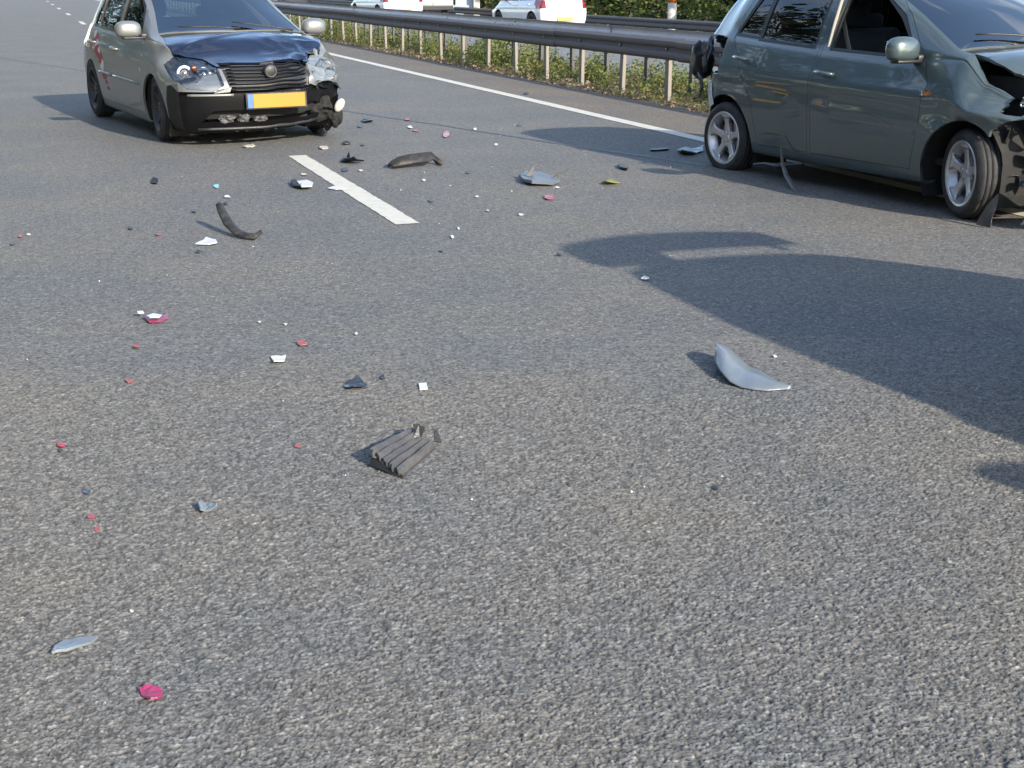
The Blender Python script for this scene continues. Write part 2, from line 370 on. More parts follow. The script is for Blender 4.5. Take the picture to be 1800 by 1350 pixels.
# ------------------------------------------------------------------ leaves
def leaves(name, m, pts, size, up=.5, seed=0, elong=1.6, parent=None):
    """pts: Nx3 array of leaf centres; builds one mesh of bent leaf quads"""
    rs = np.random.RandomState(seed); P = np.asarray(pts, float); n = len(P)
    sz = size * rs.uniform(.55, 1.35, n)
    d = rs.normal(size=(n, 3)); d[:, 2] = np.abs(d[:, 2]) * up + d[:, 2] * (1 - up) * .5; d /= np.linalg.norm(d, axis=1)[:, None]
    t = rs.normal(size=(n, 3)); s = np.cross(d, t); s /= np.linalg.norm(s, axis=1)[:, None]
    nn = np.cross(d, s)
    w2 = (sz / elong)[:, None] * .5; l = sz[:, None] * .5
    A = P - d * l; B = P + s * w2 + nn * w2 * .35; C = P + d * l; D = P - s * w2 + nn * w2 * .35
    V = np.stack([A, B, C, D], 1).reshape(-1, 3)
    me = bpy.data.meshes.new(name); me.vertices.add(4 * n); me.vertices.foreach_set('co', V.ravel())
    idx = np.arange(4 * n).reshape(n, 4); F = np.stack([idx[:, [0, 1, 2]], idx[:, [0, 2, 3]]], 1).reshape(-1, 3)
    me.loops.add(6 * n); me.loops.foreach_set('vertex_index', F.ravel().astype(np.int32))
    me.polygons.add(2 * n); me.polygons.foreach_set('loop_start', (np.arange(2 * n) * 3).astype(np.int32))
    me.polygons.foreach_set('loop_total', np.full(2 * n, 3, np.int32))
    at = me.attributes.new('rnd', 'FLOAT', 'POINT'); big = np.array([noise.noise(Vector(p) * .9) for p in P]) * .5 + .5
    rv = np.clip(.55 * big + .45 * rs.rand(n), 0, 1); at.data.foreach_set('value', np.repeat(rv, 4).astype(np.float32))
    me.update(calc_edges=True); me.validate()
    return link(name, me, m, parent)
def gz(n): return 0 if n < 8.9 else (-.6 if n > 20.3 else (-.2 if n > 9.4 and n < 18.35 else (-.2 - .4 * (n - 18.35) / 1.95 if n > 18 else -.4 * (n - 8.9))))
def patch(n, n0, n1, s0, s1, h, seed, clump=1.0, thr=-.1, bias=1.0):
    rs = np.random.RandomState(seed); out_ = []
    while len(out_) < n:
        k = rs.rand() ** bias
        nn, ss = rs.uniform(n0, n1), s0 + (s1 - s0) * k
        c = noise.noise(Vector((nn * 1.3, ss * 1.0, seed)) * clump)
        if c < thr + rs.rand() * .25: continue
        hh = h * (.35 + max(0, c) * 1.6)
        p = RP(nn, ss, gz(nn) + hh * rs.rand() ** 1.1); out_.append(p)
    return out_
o = leaves('dry_leaf_litter', M['litter'], patch(20000, 7.0, 9.3, 5, 60, .035, 3, 2.2, -.45, 1.7), .045, .1, 1); tag(o, 'dry brown leaf litter and dead stalks along the asphalt edge', 'leaf litter', kind='stuff')
o = leaves('verge_weeds', M['weed'], patch(12000, 7.2, 9.2, 6, 70, .20, 5, 1.7, .04, 1.5) + patch(4200, 7.3, 9.2, 13, 20, .26, 8, 1.6, .02, 1.0) + patch(14000, 7.3, 9.2, 19, 46, .52, 6, 1.1, .0, 1.1), .060, .8, 2, elong=2.4)
tag(o, 'low green and yellowish weeds growing under the crash barrier', 'weeds', kind='stuff')
o = leaves('verge_grass', M['grass'], patch(26000, 7.1, 9.3, 5, 70, .13, 9, 1.6, -.35, 1.6), .10, .9, 3, elong=9)
tag(o, 'sparse dry grass tufts on the median strip', 'grass', kind='stuff')
o = leaves('far_verge_grass', M['grass'], patch(30000, 18.35, 25, 15, 150, .12, 11, .5, -.6, 1.5), .22, .7, 4, elong=4)
tag(o, 'grass strip beyond the opposite carriageway', 'grass', kind='stuff')

# ------------------------------------------------------------------ crash barriers
def w_beam(name, n, s0, s1, zc, hh, side, m, parent):
    """W profile sheet; side=-1 bulges towards -N"""
    prof = [(1, 0), (.92, .3), (.72, .95), (.5, 1), (.3, .85), (.1, .18), (-.1, .18), (-.3, .85), (-.5, 1), (-.72, .95), (-.92, .3), (-1, 0)]
    v, f = [], []; k = len(prof)
    for (s, th) in ((s0, 0), (s1, 0), (s0, .006), (s1, .006)):
        for z, q in prof: v.append(RP(n + side * (q * .050) + th * -side, s, zc + z * hh))
    for i in range(k - 1):
        f.append((i, i + 1, k + i + 1, k + i)); f.append((2 * k + i, 3 * k + i, 3 * k + i + 1, 2 * k + i + 1))
        f.append((i, 2 * k + i, 2 * k + i + 1, i + 1)); f.append((k + i, k + i + 1, 3 * k + i + 1, 3 * k + i))
    for i in (0, k - 1): f.append((i, k + i, 3 * k + i, 2 * k + i))
    return frompy(name, v, f, m, parent, smooth=False)
def post_mesh(h, pm_):
    bm = bmesh.new()   # C section: web faces along the road
    box(bm, (0, 0, h / 2), (.042, .006, h)); box(bm, (-.021, .045, h / 2), (.005, .084, h)); box(bm, (.021, .045, h / 2), (.005, .084, h))
    me = bpy.data.meshes.new('post'); bm.to_mesh(me); bm.free(); me.materials.append(pm_); return me
def barrier(name, n, s0, s1, label, top, hh, side, bm_mat, postside, bolts=True, step=1.345, sbase=14.55, zb=0):
    t = empty(name, RP(n, s0)); tag(t, label, 'crash barrier')
    inv = Matrix.Translation(-t.location)
    pm = post_mesh(top - hh + .02, M['post'] if n < 8 else M['darkpost'])
    k0 = math.floor((s0 - sbase) / step)
    i = k0; cnt = 0
    while sbase + i * step < s1:
        s = sbase + i * step
        if s >= s0:
            o = bpy.data.objects.new('post', pm); col.objects.link(o); o.parent = t
            p = RP(n + postside, s + random.uniform(-.02, .02)); o.location = p - t.location + Vector((0, 0, zb))
            o.rotation_euler = (random.uniform(-.012, .012), random.uniform(-.03, .03), math.atan2(N.y, N.x))
            cnt += 1
        i += 1
    s = s0; base = None; L_ = step * 3; j = 0
    while s < s1:
        dn = .004 * (j % 2) + random.uniform(-.008, .008)
        o = w_beam('beam', n + dn, s, s + L_ + .15, zb + top - hh + random.uniform(-.006, .006), hh, side, bm_mat, t)
        o.data.transform(inv); s += L_; j += 1
    bm = bmesh.new(); lathe(bm, [(.001, -.012), (.014, -.010), (.016, 0), (.016, .012)], 10, 'x'); bmesh.ops.recalc_face_normals(bm, faces=bm.faces)
    me = bpy.data.meshes.new('bolt'); bm.to_mesh(me); bm.free(); me.materials.append(M['steel'])
    if n < 10:
        i = k0
        while sbase + i * step < min(s1, 34):
            s = sbase + i * step
            if s >= s0:
                o = bpy.data.objects.new('bolt', me); col.objects.link(o); o.parent = t
                o.location = RP(n + side * .022, s, top - hh) - t.location; o.rotation_euler = (0, 0, math.atan2(N.y, N.x) + (0 if side < 0 else math.pi))
            i += 1
    return t
barrier('crash_barrier', 7.34, 2, 92, 'sooty steel crash barrier rail on pale posts nearest the road shoulder', .712, .125, -1, M['dirtyzinc'], .03)
barrier('crash_barrier', 8.15, 2, 92, 'clean galvanised crash barrier rail on the median behind the sooty one', .752, .14, 1, M['zinc'], -.03, sbase=14.0)
barrier('crash_barrier', 20.6, 8, 150, 'dark crash barrier rail beyond the opposite carriageway', .75, .15, -1, M['dirtyzinc'], .04, step=2.7, zb=-.58)

# ------------------------------------------------------------------ bushes beyond
def bush_row(name, label, n0, n1, s0, s1, h, cnt, seed, size, m=None, base=-.6):
    rs = np.random.RandomState(seed); pts = []
    blobs = []
    s = s0
    while s < s1:
        blobs.append((rs.uniform(n0, n1), s, rs.uniform(.7, 1.25) * h * .5)); s += rs.uniform(.25, .6) * h
    wts = np.array([b[2] ** 2 for b in blobs]); wts /= wts.sum()
    ch = rs.choice(len(blobs), cnt, p=wts)
    for c in ch:
        bn, bs, br = blobs[c]; dd = rs.normal(size=3); dd /= np.linalg.norm(dd); rr = br * (rs.rand() ** .35)
        k = 1 + .35 * noise.noise(Vector((dd[0] * 2 + bn, dd[1] * 2 + bs, dd[2] * 2)))
        z = base + br * 1.0 + dd[2] * rr * k * 1.15
        if z < base: z = base + rs.rand() * .5
        pts.append(RP(bn + dd[0] * rr * k, bs + dd[1] * rr * k, z))
    return leaves(name, m or M['bush'], pts, size, .3, seed)
o = bush_row('bushes', '', 25.5, 30, 10, 185, 5.5, 120000, 21, .36); tag(o, 'dense dark green bushes growing along the far side of the motorway', 'bushes', kind='stuff')
o = bush_row('low_bushes', '', 23.2, 24.6, 26, 170, 1.6, 24000, 22, .20, M['weed']); tag(o, 'lower mid green scrub in front of the dark bushes', 'scrub', kind='stuff')
o = bush_row('roadside_trees', '', -20, -14, -45, 70, 15, 42000, 23, .60, base=0); tag(o, 'row of dense trees beside the left edge of the motorway', 'trees', kind='stuff')

# ------------------------------------------------------------------ car builder
def smooth_curve(pts, w_=.06):
    xs = np.array([p[0] for p in pts]); ys = np.array([p[1] for p in pts])
    return lambda x: float(np.mean([np.interp(x + d_, xs, ys) for d_ in (-w_, -w_ / 2, 0, w_ / 2, w_)]))
class Shell:
    def __init__(self, sp):
        self.sp = sp; c = {k: smooth_curve(v) for k, v in sp['curves'].items()}; self.c = c
        x0, x1 = sp['x0'], sp['x1']; NS = sp.get('ns', 120); self.bm = bm = bmesh.new()
        self.lay = bm.faces.layers.int.new('reg')
        xf = smooth_curve(sp['front'], .03); xr = smooth_curve(sp['rear'], .03)
        def Xf(y, z): q = min(1, abs(y) / sp['W']); return xf(z) - .10 * q ** 2 - .16 * q ** 6
        def Xr(y, z): q = min(1, abs(y) / sp['W']); return xr(z) + .04 * q ** 2 + .13 * q ** 7
        self.Xf, self.Xr = Xf, Xr
        def section(x):
            zs, W, zb, wb, zc, wc, zt = (c[k](x) for k in ('zs', 'W', 'zb', 'wb', 'zc', 'wc', 'zt'))
            Ws = W - .045; zw = sp.get('zw', .56)
            ctrl = [(Ws - .12, zs + .0), (Ws - .02, zs), (Ws + .012, zs + .05), (W - .008, zs + .2), (W, zw), (W - .010, zw + .45 * (zb - zw)), (wb + .022, zb - .045), (wb, zb)]
            pts = []
            for i in range(len(ctrl) - 1):
                p0, p1, p2, p3 = (Vector(ctrl[max(0, i - 1)]), Vector(ctrl[i]), Vector(ctrl[i + 1]), Vector(ctrl[min(len(ctrl) - 1, i + 2)]))
                for k in range(4):
                    t = k / 4
                    pts.append(.5 * ((2 * p1) + (p2 - p0) * t + (2 * p0 - 5 * p1 + 4 * p2 - p3) * t * t + (3 * p1 - p0 - 3 * p2 + p3) * t ** 3))
            pts = [(p.x, p.y) for p in pts]
            cz = sp.get('crease')
            if cz:
                zl = smooth_curve(cz, .1)(x); pts = [(y + .011 * max(0, 1 - abs(z - zl) / .055) - .006 * max(0, 1 - abs(z - zl + .09) / .08), z) for y, z in pts]
            pts.append((wb, zb))
            gin = .010
            for k in range(1, 9):
                t = k / 9; pts.append((wb - gin + (wc - wb + gin) * t + .018 * math.sin(math.pi * t), zb + (zc - zb) * t))
            for k in range(14):
                q = 1 - k / 13; q = q ** .85 if q > 0 else 0
                pts.append((wc * q, zt - (zt - zc) * q ** 2.6))
            return pts
        self.section = section
        rows = []
        for i in range(NS + 1):
            t = i / NS; xn = x0 + (x1 - x0) * t; sec = section(xn); row = []
            a = max(0, (xn - (x1 - .75)) / .75); a = a * a * (3 - 2 * a)
            b = max(0, ((x0 + .6) - xn) / .6); b = b * b * (3 - 2 * b)
            for y, z in sec: row.append((xn + a * (Xf(y, z) - x1) + b * (Xr(y, z) - x0), y, z))
            rows.append(row)
        m = len(rows[0]); vs = {}
        def V(i, j, sgn):
            if j == m - 1: sgn = 1
            k = (i, j, sgn)
            if k not in vs:
                x, y, z = rows[i][j]; vs[k] = bm.verts.new((x, y * sgn if j < m - 1 else 0, z))
            return vs[k]
        for sgn in (1, -1):
            for i in range(NS):
                for j in range(m - 1):
                    q = [V(i, j, sgn), V(i + 1, j, sgn), V(i + 1, j + 1, sgn), V(i, j + 1, sgn)]
                    bm.faces.new(q if sgn > 0 else q[::-1])
        # end caps: horizontal strips
        K = 16
        for (i, X, fr) in ((NS, Xf, True), (0, Xr, False)):
            grid = {}
            for sgn in (1, -1):
                for j in range(m):
                    _, y, z = rows[i][j]
                    for k in range(K + 1):
                        if k == 0 or j == m - 1: grid[(sgn, j, k)] = V(i, j, sgn); continue
                        yy = y * (1 - k / K)
                        if k == K and sgn == -1: grid[(sgn, j, k)] = grid[(1, j, k)]; continue
                        grid[(sgn, j, k)] = bm.verts.new((X(yy, z), yy * sgn, z))
                for j in range(m - 1):
                    for k in range(K):
                        q = [grid[(sgn, j, k)], grid[(sgn, j, k + 1)], grid[(sgn, j + 1, k + 1)], grid[(sgn, j + 1, k)]]
                        uq = []
                        for v_ in q:
                            if v_ not in uq: uq.append(v_)
                        if len(uq) > 2:
                            try: bm.faces.new(uq if (sgn > 0) == fr else uq[::-1])
                            except ValueError: pass
        bmesh.ops.remove_doubles(bm, verts=bm.verts, dist=.0008)
        bmesh.ops.recalc_face_normals(bm, faces=bm.faces)
        bm.normal_update()
        top = max(bm.faces, key=lambda f: f.calc_center_median().z)
        if top.normal.z < 0: bmesh.ops.reverse_faces(bm, faces=bm.faces)
        bm.normal_update(); self.names = {}; self.n = 0
    def cut(self, name, proj, poly, pred, over=True):
        bm = self.bm; self.n += 1; rid = self.n; self.names[name] = rid
        if proj == 'side': pr = lambda c_: (c_.x, c_.z); nrm = lambda d_: Vector((d_[1], 0, -d_[0]))
        elif proj == 'front': pr = lambda c_: (c_.y, c_.z); nrm = lambda d_: Vector((0, d_[1], -d_[0]))
        else: pr = lambda c_: (c_.x, c_.y); nrm = lambda d_: Vector((d_[1], -d_[0], 0))
        def pt3(p):
            return Vector((p[0], 0, p[1])) if proj == 'side' else (Vector((0, p[0], p[1])) if proj == 'front' else Vector((p[0], p[1], 0)))
        ax0, ax1 = min(p[0] for p in poly), max(p[0] for p in poly); ay0, ay1 = min(p[1] for p in poly), max(p[1] for p in poly)
        cand = set()
        for f_ in bm.faces:
            c_ = f_.calc_center_median()
            if not pred(c_, f_.normal): continue
            q = [pr(v_.co) for v_ in f_.verts]
            if max(a[0] for a in q) < ax0 or min(a[0] for a in q) > ax1 or max(a[1] for a in q) < ay0 or min(a[1] for a in q) > ay1: continue
            cand.add(f_)
        n_ = len(poly)
        for i in range(n_):
            p, q = poly[i], poly[(i + 1) % n_]; d_ = (q[0] - p[0], q[1] - p[1])
            if abs(d_[0]) + abs(d_[1]) < 1e-6: continue
            x0_, x1_ = min(p[0], q[0]) - 1e-4, max(p[0], q[0]) + 1e-4; y0_, y1_ = min(p[1], q[1]) - 1e-4, max(p[1], q[1]) + 1e-4
            sel = []
            for f_ in cand:
                if not f_.is_valid: continue
                k = [pr(v_.co) for v_ in f_.verts]
                if max(a[0] for a in k) < x0_ or min(a[0] for a in k) > x1_ or max(a[1] for a in k) < y0_ or min(a[1] for a in k) > y1_: continue
                sel.append(f_)
            if not sel: continue
            geom = set(sel)
            for f_ in sel: geom.update(f_.edges); geom.update(f_.verts)
            r_ = bmesh.ops.bisect_plane(bm, geom=list(geom), dist=1e-5, plane_co=pt3(p), plane_no=nrm(d_).normalized())
            for g_ in r_['geom']:
                if isinstance(g_, bmesh.types.BMFace): cand.add(g_)
            cand = {f_ for f_ in cand if f_.is_valid}
        def inside(a):
            c_ = False; j = n_ - 1
            for i in range(n_):
                if (poly[i][1] > a[1]) != (poly[j][1] > a[1]) and a[0] < (poly[j][0] - poly[i][0]) * (a[1] - poly[i][1]) / (poly[j][1] - poly[i][1]) + poly[i][0]: c_ = not c_
                j = i
            return c_
        for f_ in cand:
            if not f_.is_valid: continue
            c_ = f_.calc_center_median()
            if inside(pr(c_)) and (over or f_[self.lay] == 0): f_[self.lay] = rid
        return rid
    def rid(self, n): return self.names[n]
    def kill(self, name):
        fs = [f_ for f_ in self.bm.faces if f_[self.lay] == self.names[name]]; bmesh.ops.delete(self.bm, geom=fs, context='FACES')
    def take(self, name, m, parent, oname=None, gap=.0028, lip=.014, off=0, deform=None, sub=0, keepfn=None):
        rid = self.names[name] if isinstance(name, str) else name
        src = self.bm; bm = bmesh.new(); vm = {}
        for f_ in src.faces:
            if f_[self.lay] != rid: continue
            if keepfn and not keepfn(f_.calc_center_median()): continue
            q = []
            for v_ in f_.verts:
                if v_ not in vm: vm[v_] = bm.verts.new(v_.co); 
                q.append(vm[v_])
            try: bm.faces.new(q)
            except ValueError: pass
        if not len(bm.faces): bm.free(); return None
        bm.normal_update()
        for v_ in bm.verts:
            pass
        nrm = {v_: v_.normal.copy() for v_ in bm.verts}
        if sub:
            bmesh.ops.triangulate(bm, faces=[f_ for f_ in bm.faces if len(f_.verts) > 4])
            bmesh.ops.subdivide_edges(bm, edges=bm.edges, cuts=sub, use_grid_fill=True); bm.normal_update()
            nrm = {v_: v_.normal.copy() for v_ in bm.verts}
        bedges = [e for e in bm.edges if e.is_boundary]
        if gap:
            mv = {}
            for e in bedges:
                f_ = e.link_faces[0]; ev = (e.verts[1].co - e.verts[0].co)
                if ev.length < 1e-6: continue
                d_ = f_.normal.cross(ev.normalized())
                if d_.dot(f_.calc_center_median() - e.verts[0].co) < 0: d_.negate()
                for v_ in e.verts: mv.setdefault(v_, []).append(d_)
            for v_, ds in mv.items():
                if abs(v_.co.y) < 1e-5 and False: continue
                s_ = sum(ds, Vector()); 
                if s_.length > 1e-6: v_.co += s_.normalized() * gap
        if off:
            for v_ in bm.verts: v_.co += nrm[v_] * off
        if lip:
            r_ = bmesh.ops.extrude_edge_only(bm, edges=bedges)
            back = {}
            nv = [g_ for g_ in r_['geom'] if isinstance(g_, bmesh.types.BMVert)]
            old = {}
            for v_ in nv:
                for e in v_.link_edges:
                    o_ = e.other_vert(v_)
                    if o_ in nrm: old[v_] = o_
            for v_ in nv:
                if v_ in old: v_.co = v_.co - nrm[old[v_]] * lip
            for e in bedges:
                if e.is_valid: e.smooth = False
        if deform:
            for v_ in bm.verts: v_.co = deform(v_.co.copy())
        for f_ in bm.faces: f_.smooth = True
        me = bpy.data.meshes.new(oname or name); bm.to_mesh(me); bm.free()
        return link(oname or name, me, m, parent)

def arc(cx, cz, r, a0, a1, n=20): return [(cx + r * math.cos(R(a0 + (a1 - a0) * i / n)), cz + r * math.sin(R(a0 + (a1 - a0) * i / n))) for i in range(n + 1)]

def wheel(parent, loc, side, r, w_, rim_r, style, steer=0, flat=0, camber=0):
    """side -1: outer face towards -y"""
    e = bpy.data.objects.new('wheel', None); col.objects.link(e); e.parent = parent; e.location = loc; e.empty_display_size = .1
    e.rotation_euler = (camber, 0, steer + (math.pi if side > 0 else 0))
    h = w_ / 2; bm = bmesh.new()
    prof = [(rim_r - .012, -h * .80), (rim_r + .006, -h * .92), (rim_r + .02, -h * .97), ((r + rim_r) / 2, -h * 1.04), (r - .03, -h * .98), (r - .012, -h * .86), (r - .003, -h * .72)]
    g_ = [-.55, -.2, .2, .55]
    for q in g_: prof += [(r, h * (q - .045)), (r - .008, h * (q - .035)), (r - .008, h * (q + .035)), (r, h * (q + .045))]
    prof += [(r - .003, h * .72), (r - .012, h * .86), (r - .03, h * .98), ((r + rim_r) / 2, h * 1.04), (rim_r + .01, h * .95), (rim_r - .012, h * .8)]
    lathe(bm, prof, 64)
    if flat:
        for v_ in bm.verts:
            lim = -(r - flat)
            if v_.co.z < lim:
                k = (lim - v_.co.z); v_.co.z = lim + k * .05; v_.co.y += (1 if v_.co.y > 0 else -1) * k * .5
    frombm('tyre', bm, M['rubber'], e, True)
    al = M['alloy'] if style == 'alloy' else M['darkalloy']
    bm = bmesh.new()
    lathe(bm, [(rim_r - .012, -h * .80), (rim_r + .008, -h * .93), (rim_r + .004, -h * .97), (rim_r - .008, -h * .94), (rim_r - .016, -h * .80), (rim_r - .026, -h * .55), (rim_r - .035, -h * .3), (rim_r - .035, h * .7), (rim_r - .01, h * .8)], 64)
    # hub and spokes
    lathe(bm, [(.0005, -h * .66), (.028, -h * .66), (.032, -h * .60), (.062, -h * .56), (.066, -h * .40), (.05, -h * .2)], 32)
    ns = 5 if style == 'alloy' else 8
    for i in range(ns):
        a = 2 * math.pi * i / ns + (.31 if style == 'alloy' else .1); ro = rim_r - .018
        ws = [(.045, .036, -.60), (.075, .026, -.62), (.11, .024, -.68), (.14, .030, -.76), (ro - .012, .050, -.86), (ro + .004, .072, -.86)] if style == 'alloy' else \
             [(.05, .016, -.5), (.10, .013, -.58), (.14, .012, -.66), (ro, .018, -.76)]
        ps = []
        for rr, ww, yy in ws:
            rr_ = min(rr, ro + .006)
            for sx, dy in ((-1, .07), (-.72, 0), (.72, 0), (1, .07), (.9, .36), (-.9, .36)):
                lx, lz = ww * sx, rr_
                ps.append(bm.verts.new((lz * math.cos(a) - lx * math.sin(a), h * (yy + dy), lz * math.sin(a) + lx * math.cos(a))))
        for k in range(len(ws) - 1):
            for q in range(6): bm.faces.new((ps[k * 6 + q], ps[k * 6 + (q + 1) % 6], ps[k * 6 + 6 + (q + 1) % 6], ps[k * 6 + 6 + q]))
    bmesh.ops.recalc_face_normals(bm, faces=bm.faces)
    frombm('rim', bm, al, e, False)
    bm = bmesh.new(); lathe(bm, [(.001, -h * .2), (.115, -h * .2), (.115, -h * .05), (.001, -h * .05)], 32)
    frombm('brake_disc', bm, M['steel'], e)
    bm = bmesh.new(); lathe(bm, [(.001, h * .1), (rim_r - .036, h * .1), (rim_r - .036, h * .2)], 32); frombm('hub_back', bm, M['liner'], e)
    bm = bmesh.new()
    for i in range(5):
        a = 2 * math.pi * i / 5; box(bm, (.042 * math.cos(a), -h * .60, .042 * math.sin(a)), (.014, .02, .014))
    frombm('wheel_bolt', bm, M['chrome'] if style == 'alloy' else M['steel'], e)
    return e

def seat(parent, x, y, m, w_=.48):
    e = bpy.data.objects.new('seat', None); col.objects.link(e); e.parent = parent; e.location = (x, y, .42)
    bm = bmesh.new(); box(bm, (0, 0, 0), (.5, w_, .16), bev=.05); frombm('cushion', bm, m, e, True)
    bm = bmesh.new(); box(bm, (-.30, 0, .33), (.13, w_ - .03, .62), Matrix.Rotation(R(-14), 3, 'Y'), bev=.05); frombm('backrest', bm, m, e, True)
    bm = bmesh.new(); box(bm, (-.42, 0, .74), (.09, .25, .17), Matrix.Rotation(R(-8), 3, 'Y'), bev=.04); frombm('headrest', bm, m, e, True)
    return e

def build_car(root, sp, paint, opts):
    """root: Empty at the rear axle on the ground, x forward, y left"""
    S = Shell(sp); c = S.c; WB, tr = sp['wb'], sp['tyre']; hw = sp['W']; ar = sp.get('arch', tr + .055)
    D = opts.get('deform')
    side = {-1: (lambda co, n_: co.y < -.3 and n_.y < -.10), 1: (lambda co, n_: co.y > .3 and n_.y > .10)}
    bodymat = opts.get('bodymat', paint)
    # doors
    for sg, tg in ((-1, 'r'), (1, 'l')):
        for di, (poly) in enumerate(sp['doors']):
            S.cut('door%d%s' % (di, tg), 'side', poly, side[sg])
        for gi, poly in enumerate(sp['windows']):
            if sp.get('frames', True):
                cxm = sum(p[0] for p in poly) / len(poly); czm = sum(p[1] for p in poly) / len(poly)
                big = [(p[0] + (.022 if p[0] > cxm else -.022), p[1] + (.018 if p[1] > czm else -.018)) for p in poly]
                S.cut('frame%d%s' % (gi, tg), 'side', big, lambda co, n_, sg=sg: side[sg](co, n_) and co.z > .8)
            S.cut('win%d%s' % (gi, tg), 'side', poly, lambda co, n_, sg=sg: side[sg](co, n_) and co.z > .8)
    # hood, windscreen, tailgate
    S.cut('hood', 'top', sp['hood'], lambda co, n_: co.z > .55 and n_.z > .25 and co.x > sp['cowl'] - .35)
    S.cut('cowl', 'top', sp['cowlpoly'], lambda co, n_: co.z > .6 and n_.z > .2)
    S.cut('screen', 'top', sp['screen'], lambda co, n_: co.z > .85 and n_.z > .2)
    S.cut('rearwin', 'front', sp['rearwin'], lambda co, n_: co.x < .2 and n_.x < -.2)
    tg_ = [(y_, z_) for y_, z_ in sp['tailgate']]
    S.cut('tailgate', 'front', tg_, lambda co, n_: co.x < .1 and n_.x < -.25, over=False)
    # bumpers
    S.cut('fbumper', 'side', sp['fbumper'], lambda co, n_: co.z < 1)
    S.cut('rbumper', 'side', sp['rbumper'], lambda co, n_: co.z < 1)
    if 'grille' in sp: S.cut('grille', 'front', sp['grille'], lambda co, n_: co.x > WB + .3 and n_.x > .2)
    if 'intake' in sp: S.cut('intake', 'front', sp['intake'], lambda co, n_: co.x > WB + .3 and n_.x > .2)
    for sg, tg in ((-1, 'r'), (1, 'l')):
        hl = [(y_ * sg, z_) for y_, z_ in sp['headlight']]
        S.cut('hl' + tg, 'front', hl, lambda co, n_, sg=sg: co.x > WB + .25 and co.y * sg > 0 and n_.x > .04)
        tl = [(y_ * sg, z_) for y_, z_ in sp['taillight']]
        S.cut('tl' + tg, 'front', tl, lambda co, n_, sg=sg: co.x < -.12 and co.y * sg > 0 and n_.x < -.05)
    for sg, tg in ((-1, 'r'), (1, 'l')):
        for xi, xc in enumerate((0, WB)):
            poly = arc(xc, tr, ar, 0, 180, 22) + [(xc - ar, tr), (xc - ar, .0), (xc + ar, .0), (xc + ar, tr)]
            S.cut('arch%d%s' % (xi, tg), 'side', poly, lambda co, n_, sg=sg: co.y * sg > .3 and co.z < .85)
            S.kill('arch%d%s' % (xi, tg))
    for k, poly in enumerate(opts.get('gone', ())):
        S.cut('gone%d' % k, 'side', poly, lambda co, n_: True); S.kill('gone%d' % k)
    for nm, proj, poly, pred, m_, on in opts.get('extra', ()):  # paint scrapes etc.
        S.cut(nm, proj, poly, pred)
    skip = opts.get('skip', ())
    P = {}
    P['body'] = S.take(0, bodymat, root, 'body', gap=0, lip=.02, deform=D)
    for sg, tg in ((-1, 'r'), (1, 'l')):
        for di in range(len(sp['doors'])):
            o_ = S.take('door%d%s' % (di, tg), paint, root, 'door', deform=D); P['door%d%s' % (di, tg)] = o_
            hx, hz = sp['handles'][di] if di < len(sp['handles']) else (None, None)
            if o_ and hx is not None:
                y_ = sp['W'] - .012; bm = bmesh.new()
                tube(bm, [(hx - .085, sg * (y_ - .01), hz + .008), (hx - .06, sg * (y_ + .028), hz + .006), (hx, sg * (y_ + .034), hz), (hx + .06, sg * (y_ + .028), hz - .004), (hx + .085, sg * (y_ - .01), hz - .006)], [.010, .014, .014, .014, .010], 8)
                frombm('handle', bm, paint, o_, True)
        for gi in range(len(sp['windows'])):
            key = 'win%d%s' % (gi, tg)
            par = P.get('door%d%s' % (sp['wdoor'][gi], tg)) if sp['wdoor'][gi] is not None else root
            par = par or root
            if sp.get('frames', True): S.take('frame%d%s' % (gi, tg), M['plastic'], par, 'window_frame', gap=0, lip=.02, off=-.002, deform=D)
            if key not in skip: S.take(key, M['glass'], par, 'window', gap=0, lip=0, off=-.010, deform=D)
        if 'hl' + tg not in skip:
            o_ = S.take('hl' + tg, M['slate'], root, 'headlight', gap=.003, lip=.01, off=-.05, deform=D)
            if o_: S.take('hl' + tg, M['lens'], o_, 'lens', gap=.003, lip=.045, off=0, deform=D); P['hl' + tg] = o_
        if 'tl' + tg not in skip: S.take('tl' + tg, M['redlens'], root, 'taillight', off=.004, deform=D)
    for key, on, m_, gp in (('hood', 'hood', opts.get('hoodmat', paint), .004), ('cowl', 'cowl_panel', M['plastic'], 0), ('screen', 'windscreen', M['screen'], 0), ('rearwin', 'rear_window', M['glass'], 0),
                        ('tailgate', 'tailgate', paint, .003), ('fbumper', 'front_bumper', opts.get('bumpmat', paint), .003), ('rbumper', 'rear_bumper', opts.get('rbumpmat', paint), .003),
                        ('grille', 'grille', M['plastic'], .0), ('intake', 'lower_intake', M['liner'], 0)):
        if key in skip or key not in S.names: continue
        dd = opts.get('d_' + key, D)
        P[key] = S.take(key, m_, root, on, gap=gp, lip=0 if key in ('screen', 'rearwin') else .02, off={'screen': -.004, 'rearwin': -.004, 'cowl': -.012, 'grille': -.02, 'intake': -.06}.get(key, 0), deform=dd, sub=opts.get('sub_' + key, 0))
    for nm, proj, poly, pred, m_, on in opts.get('extra', ()):
        S.take(nm, m_, root, on, gap=0, lip=0, off=.0008, deform=D)
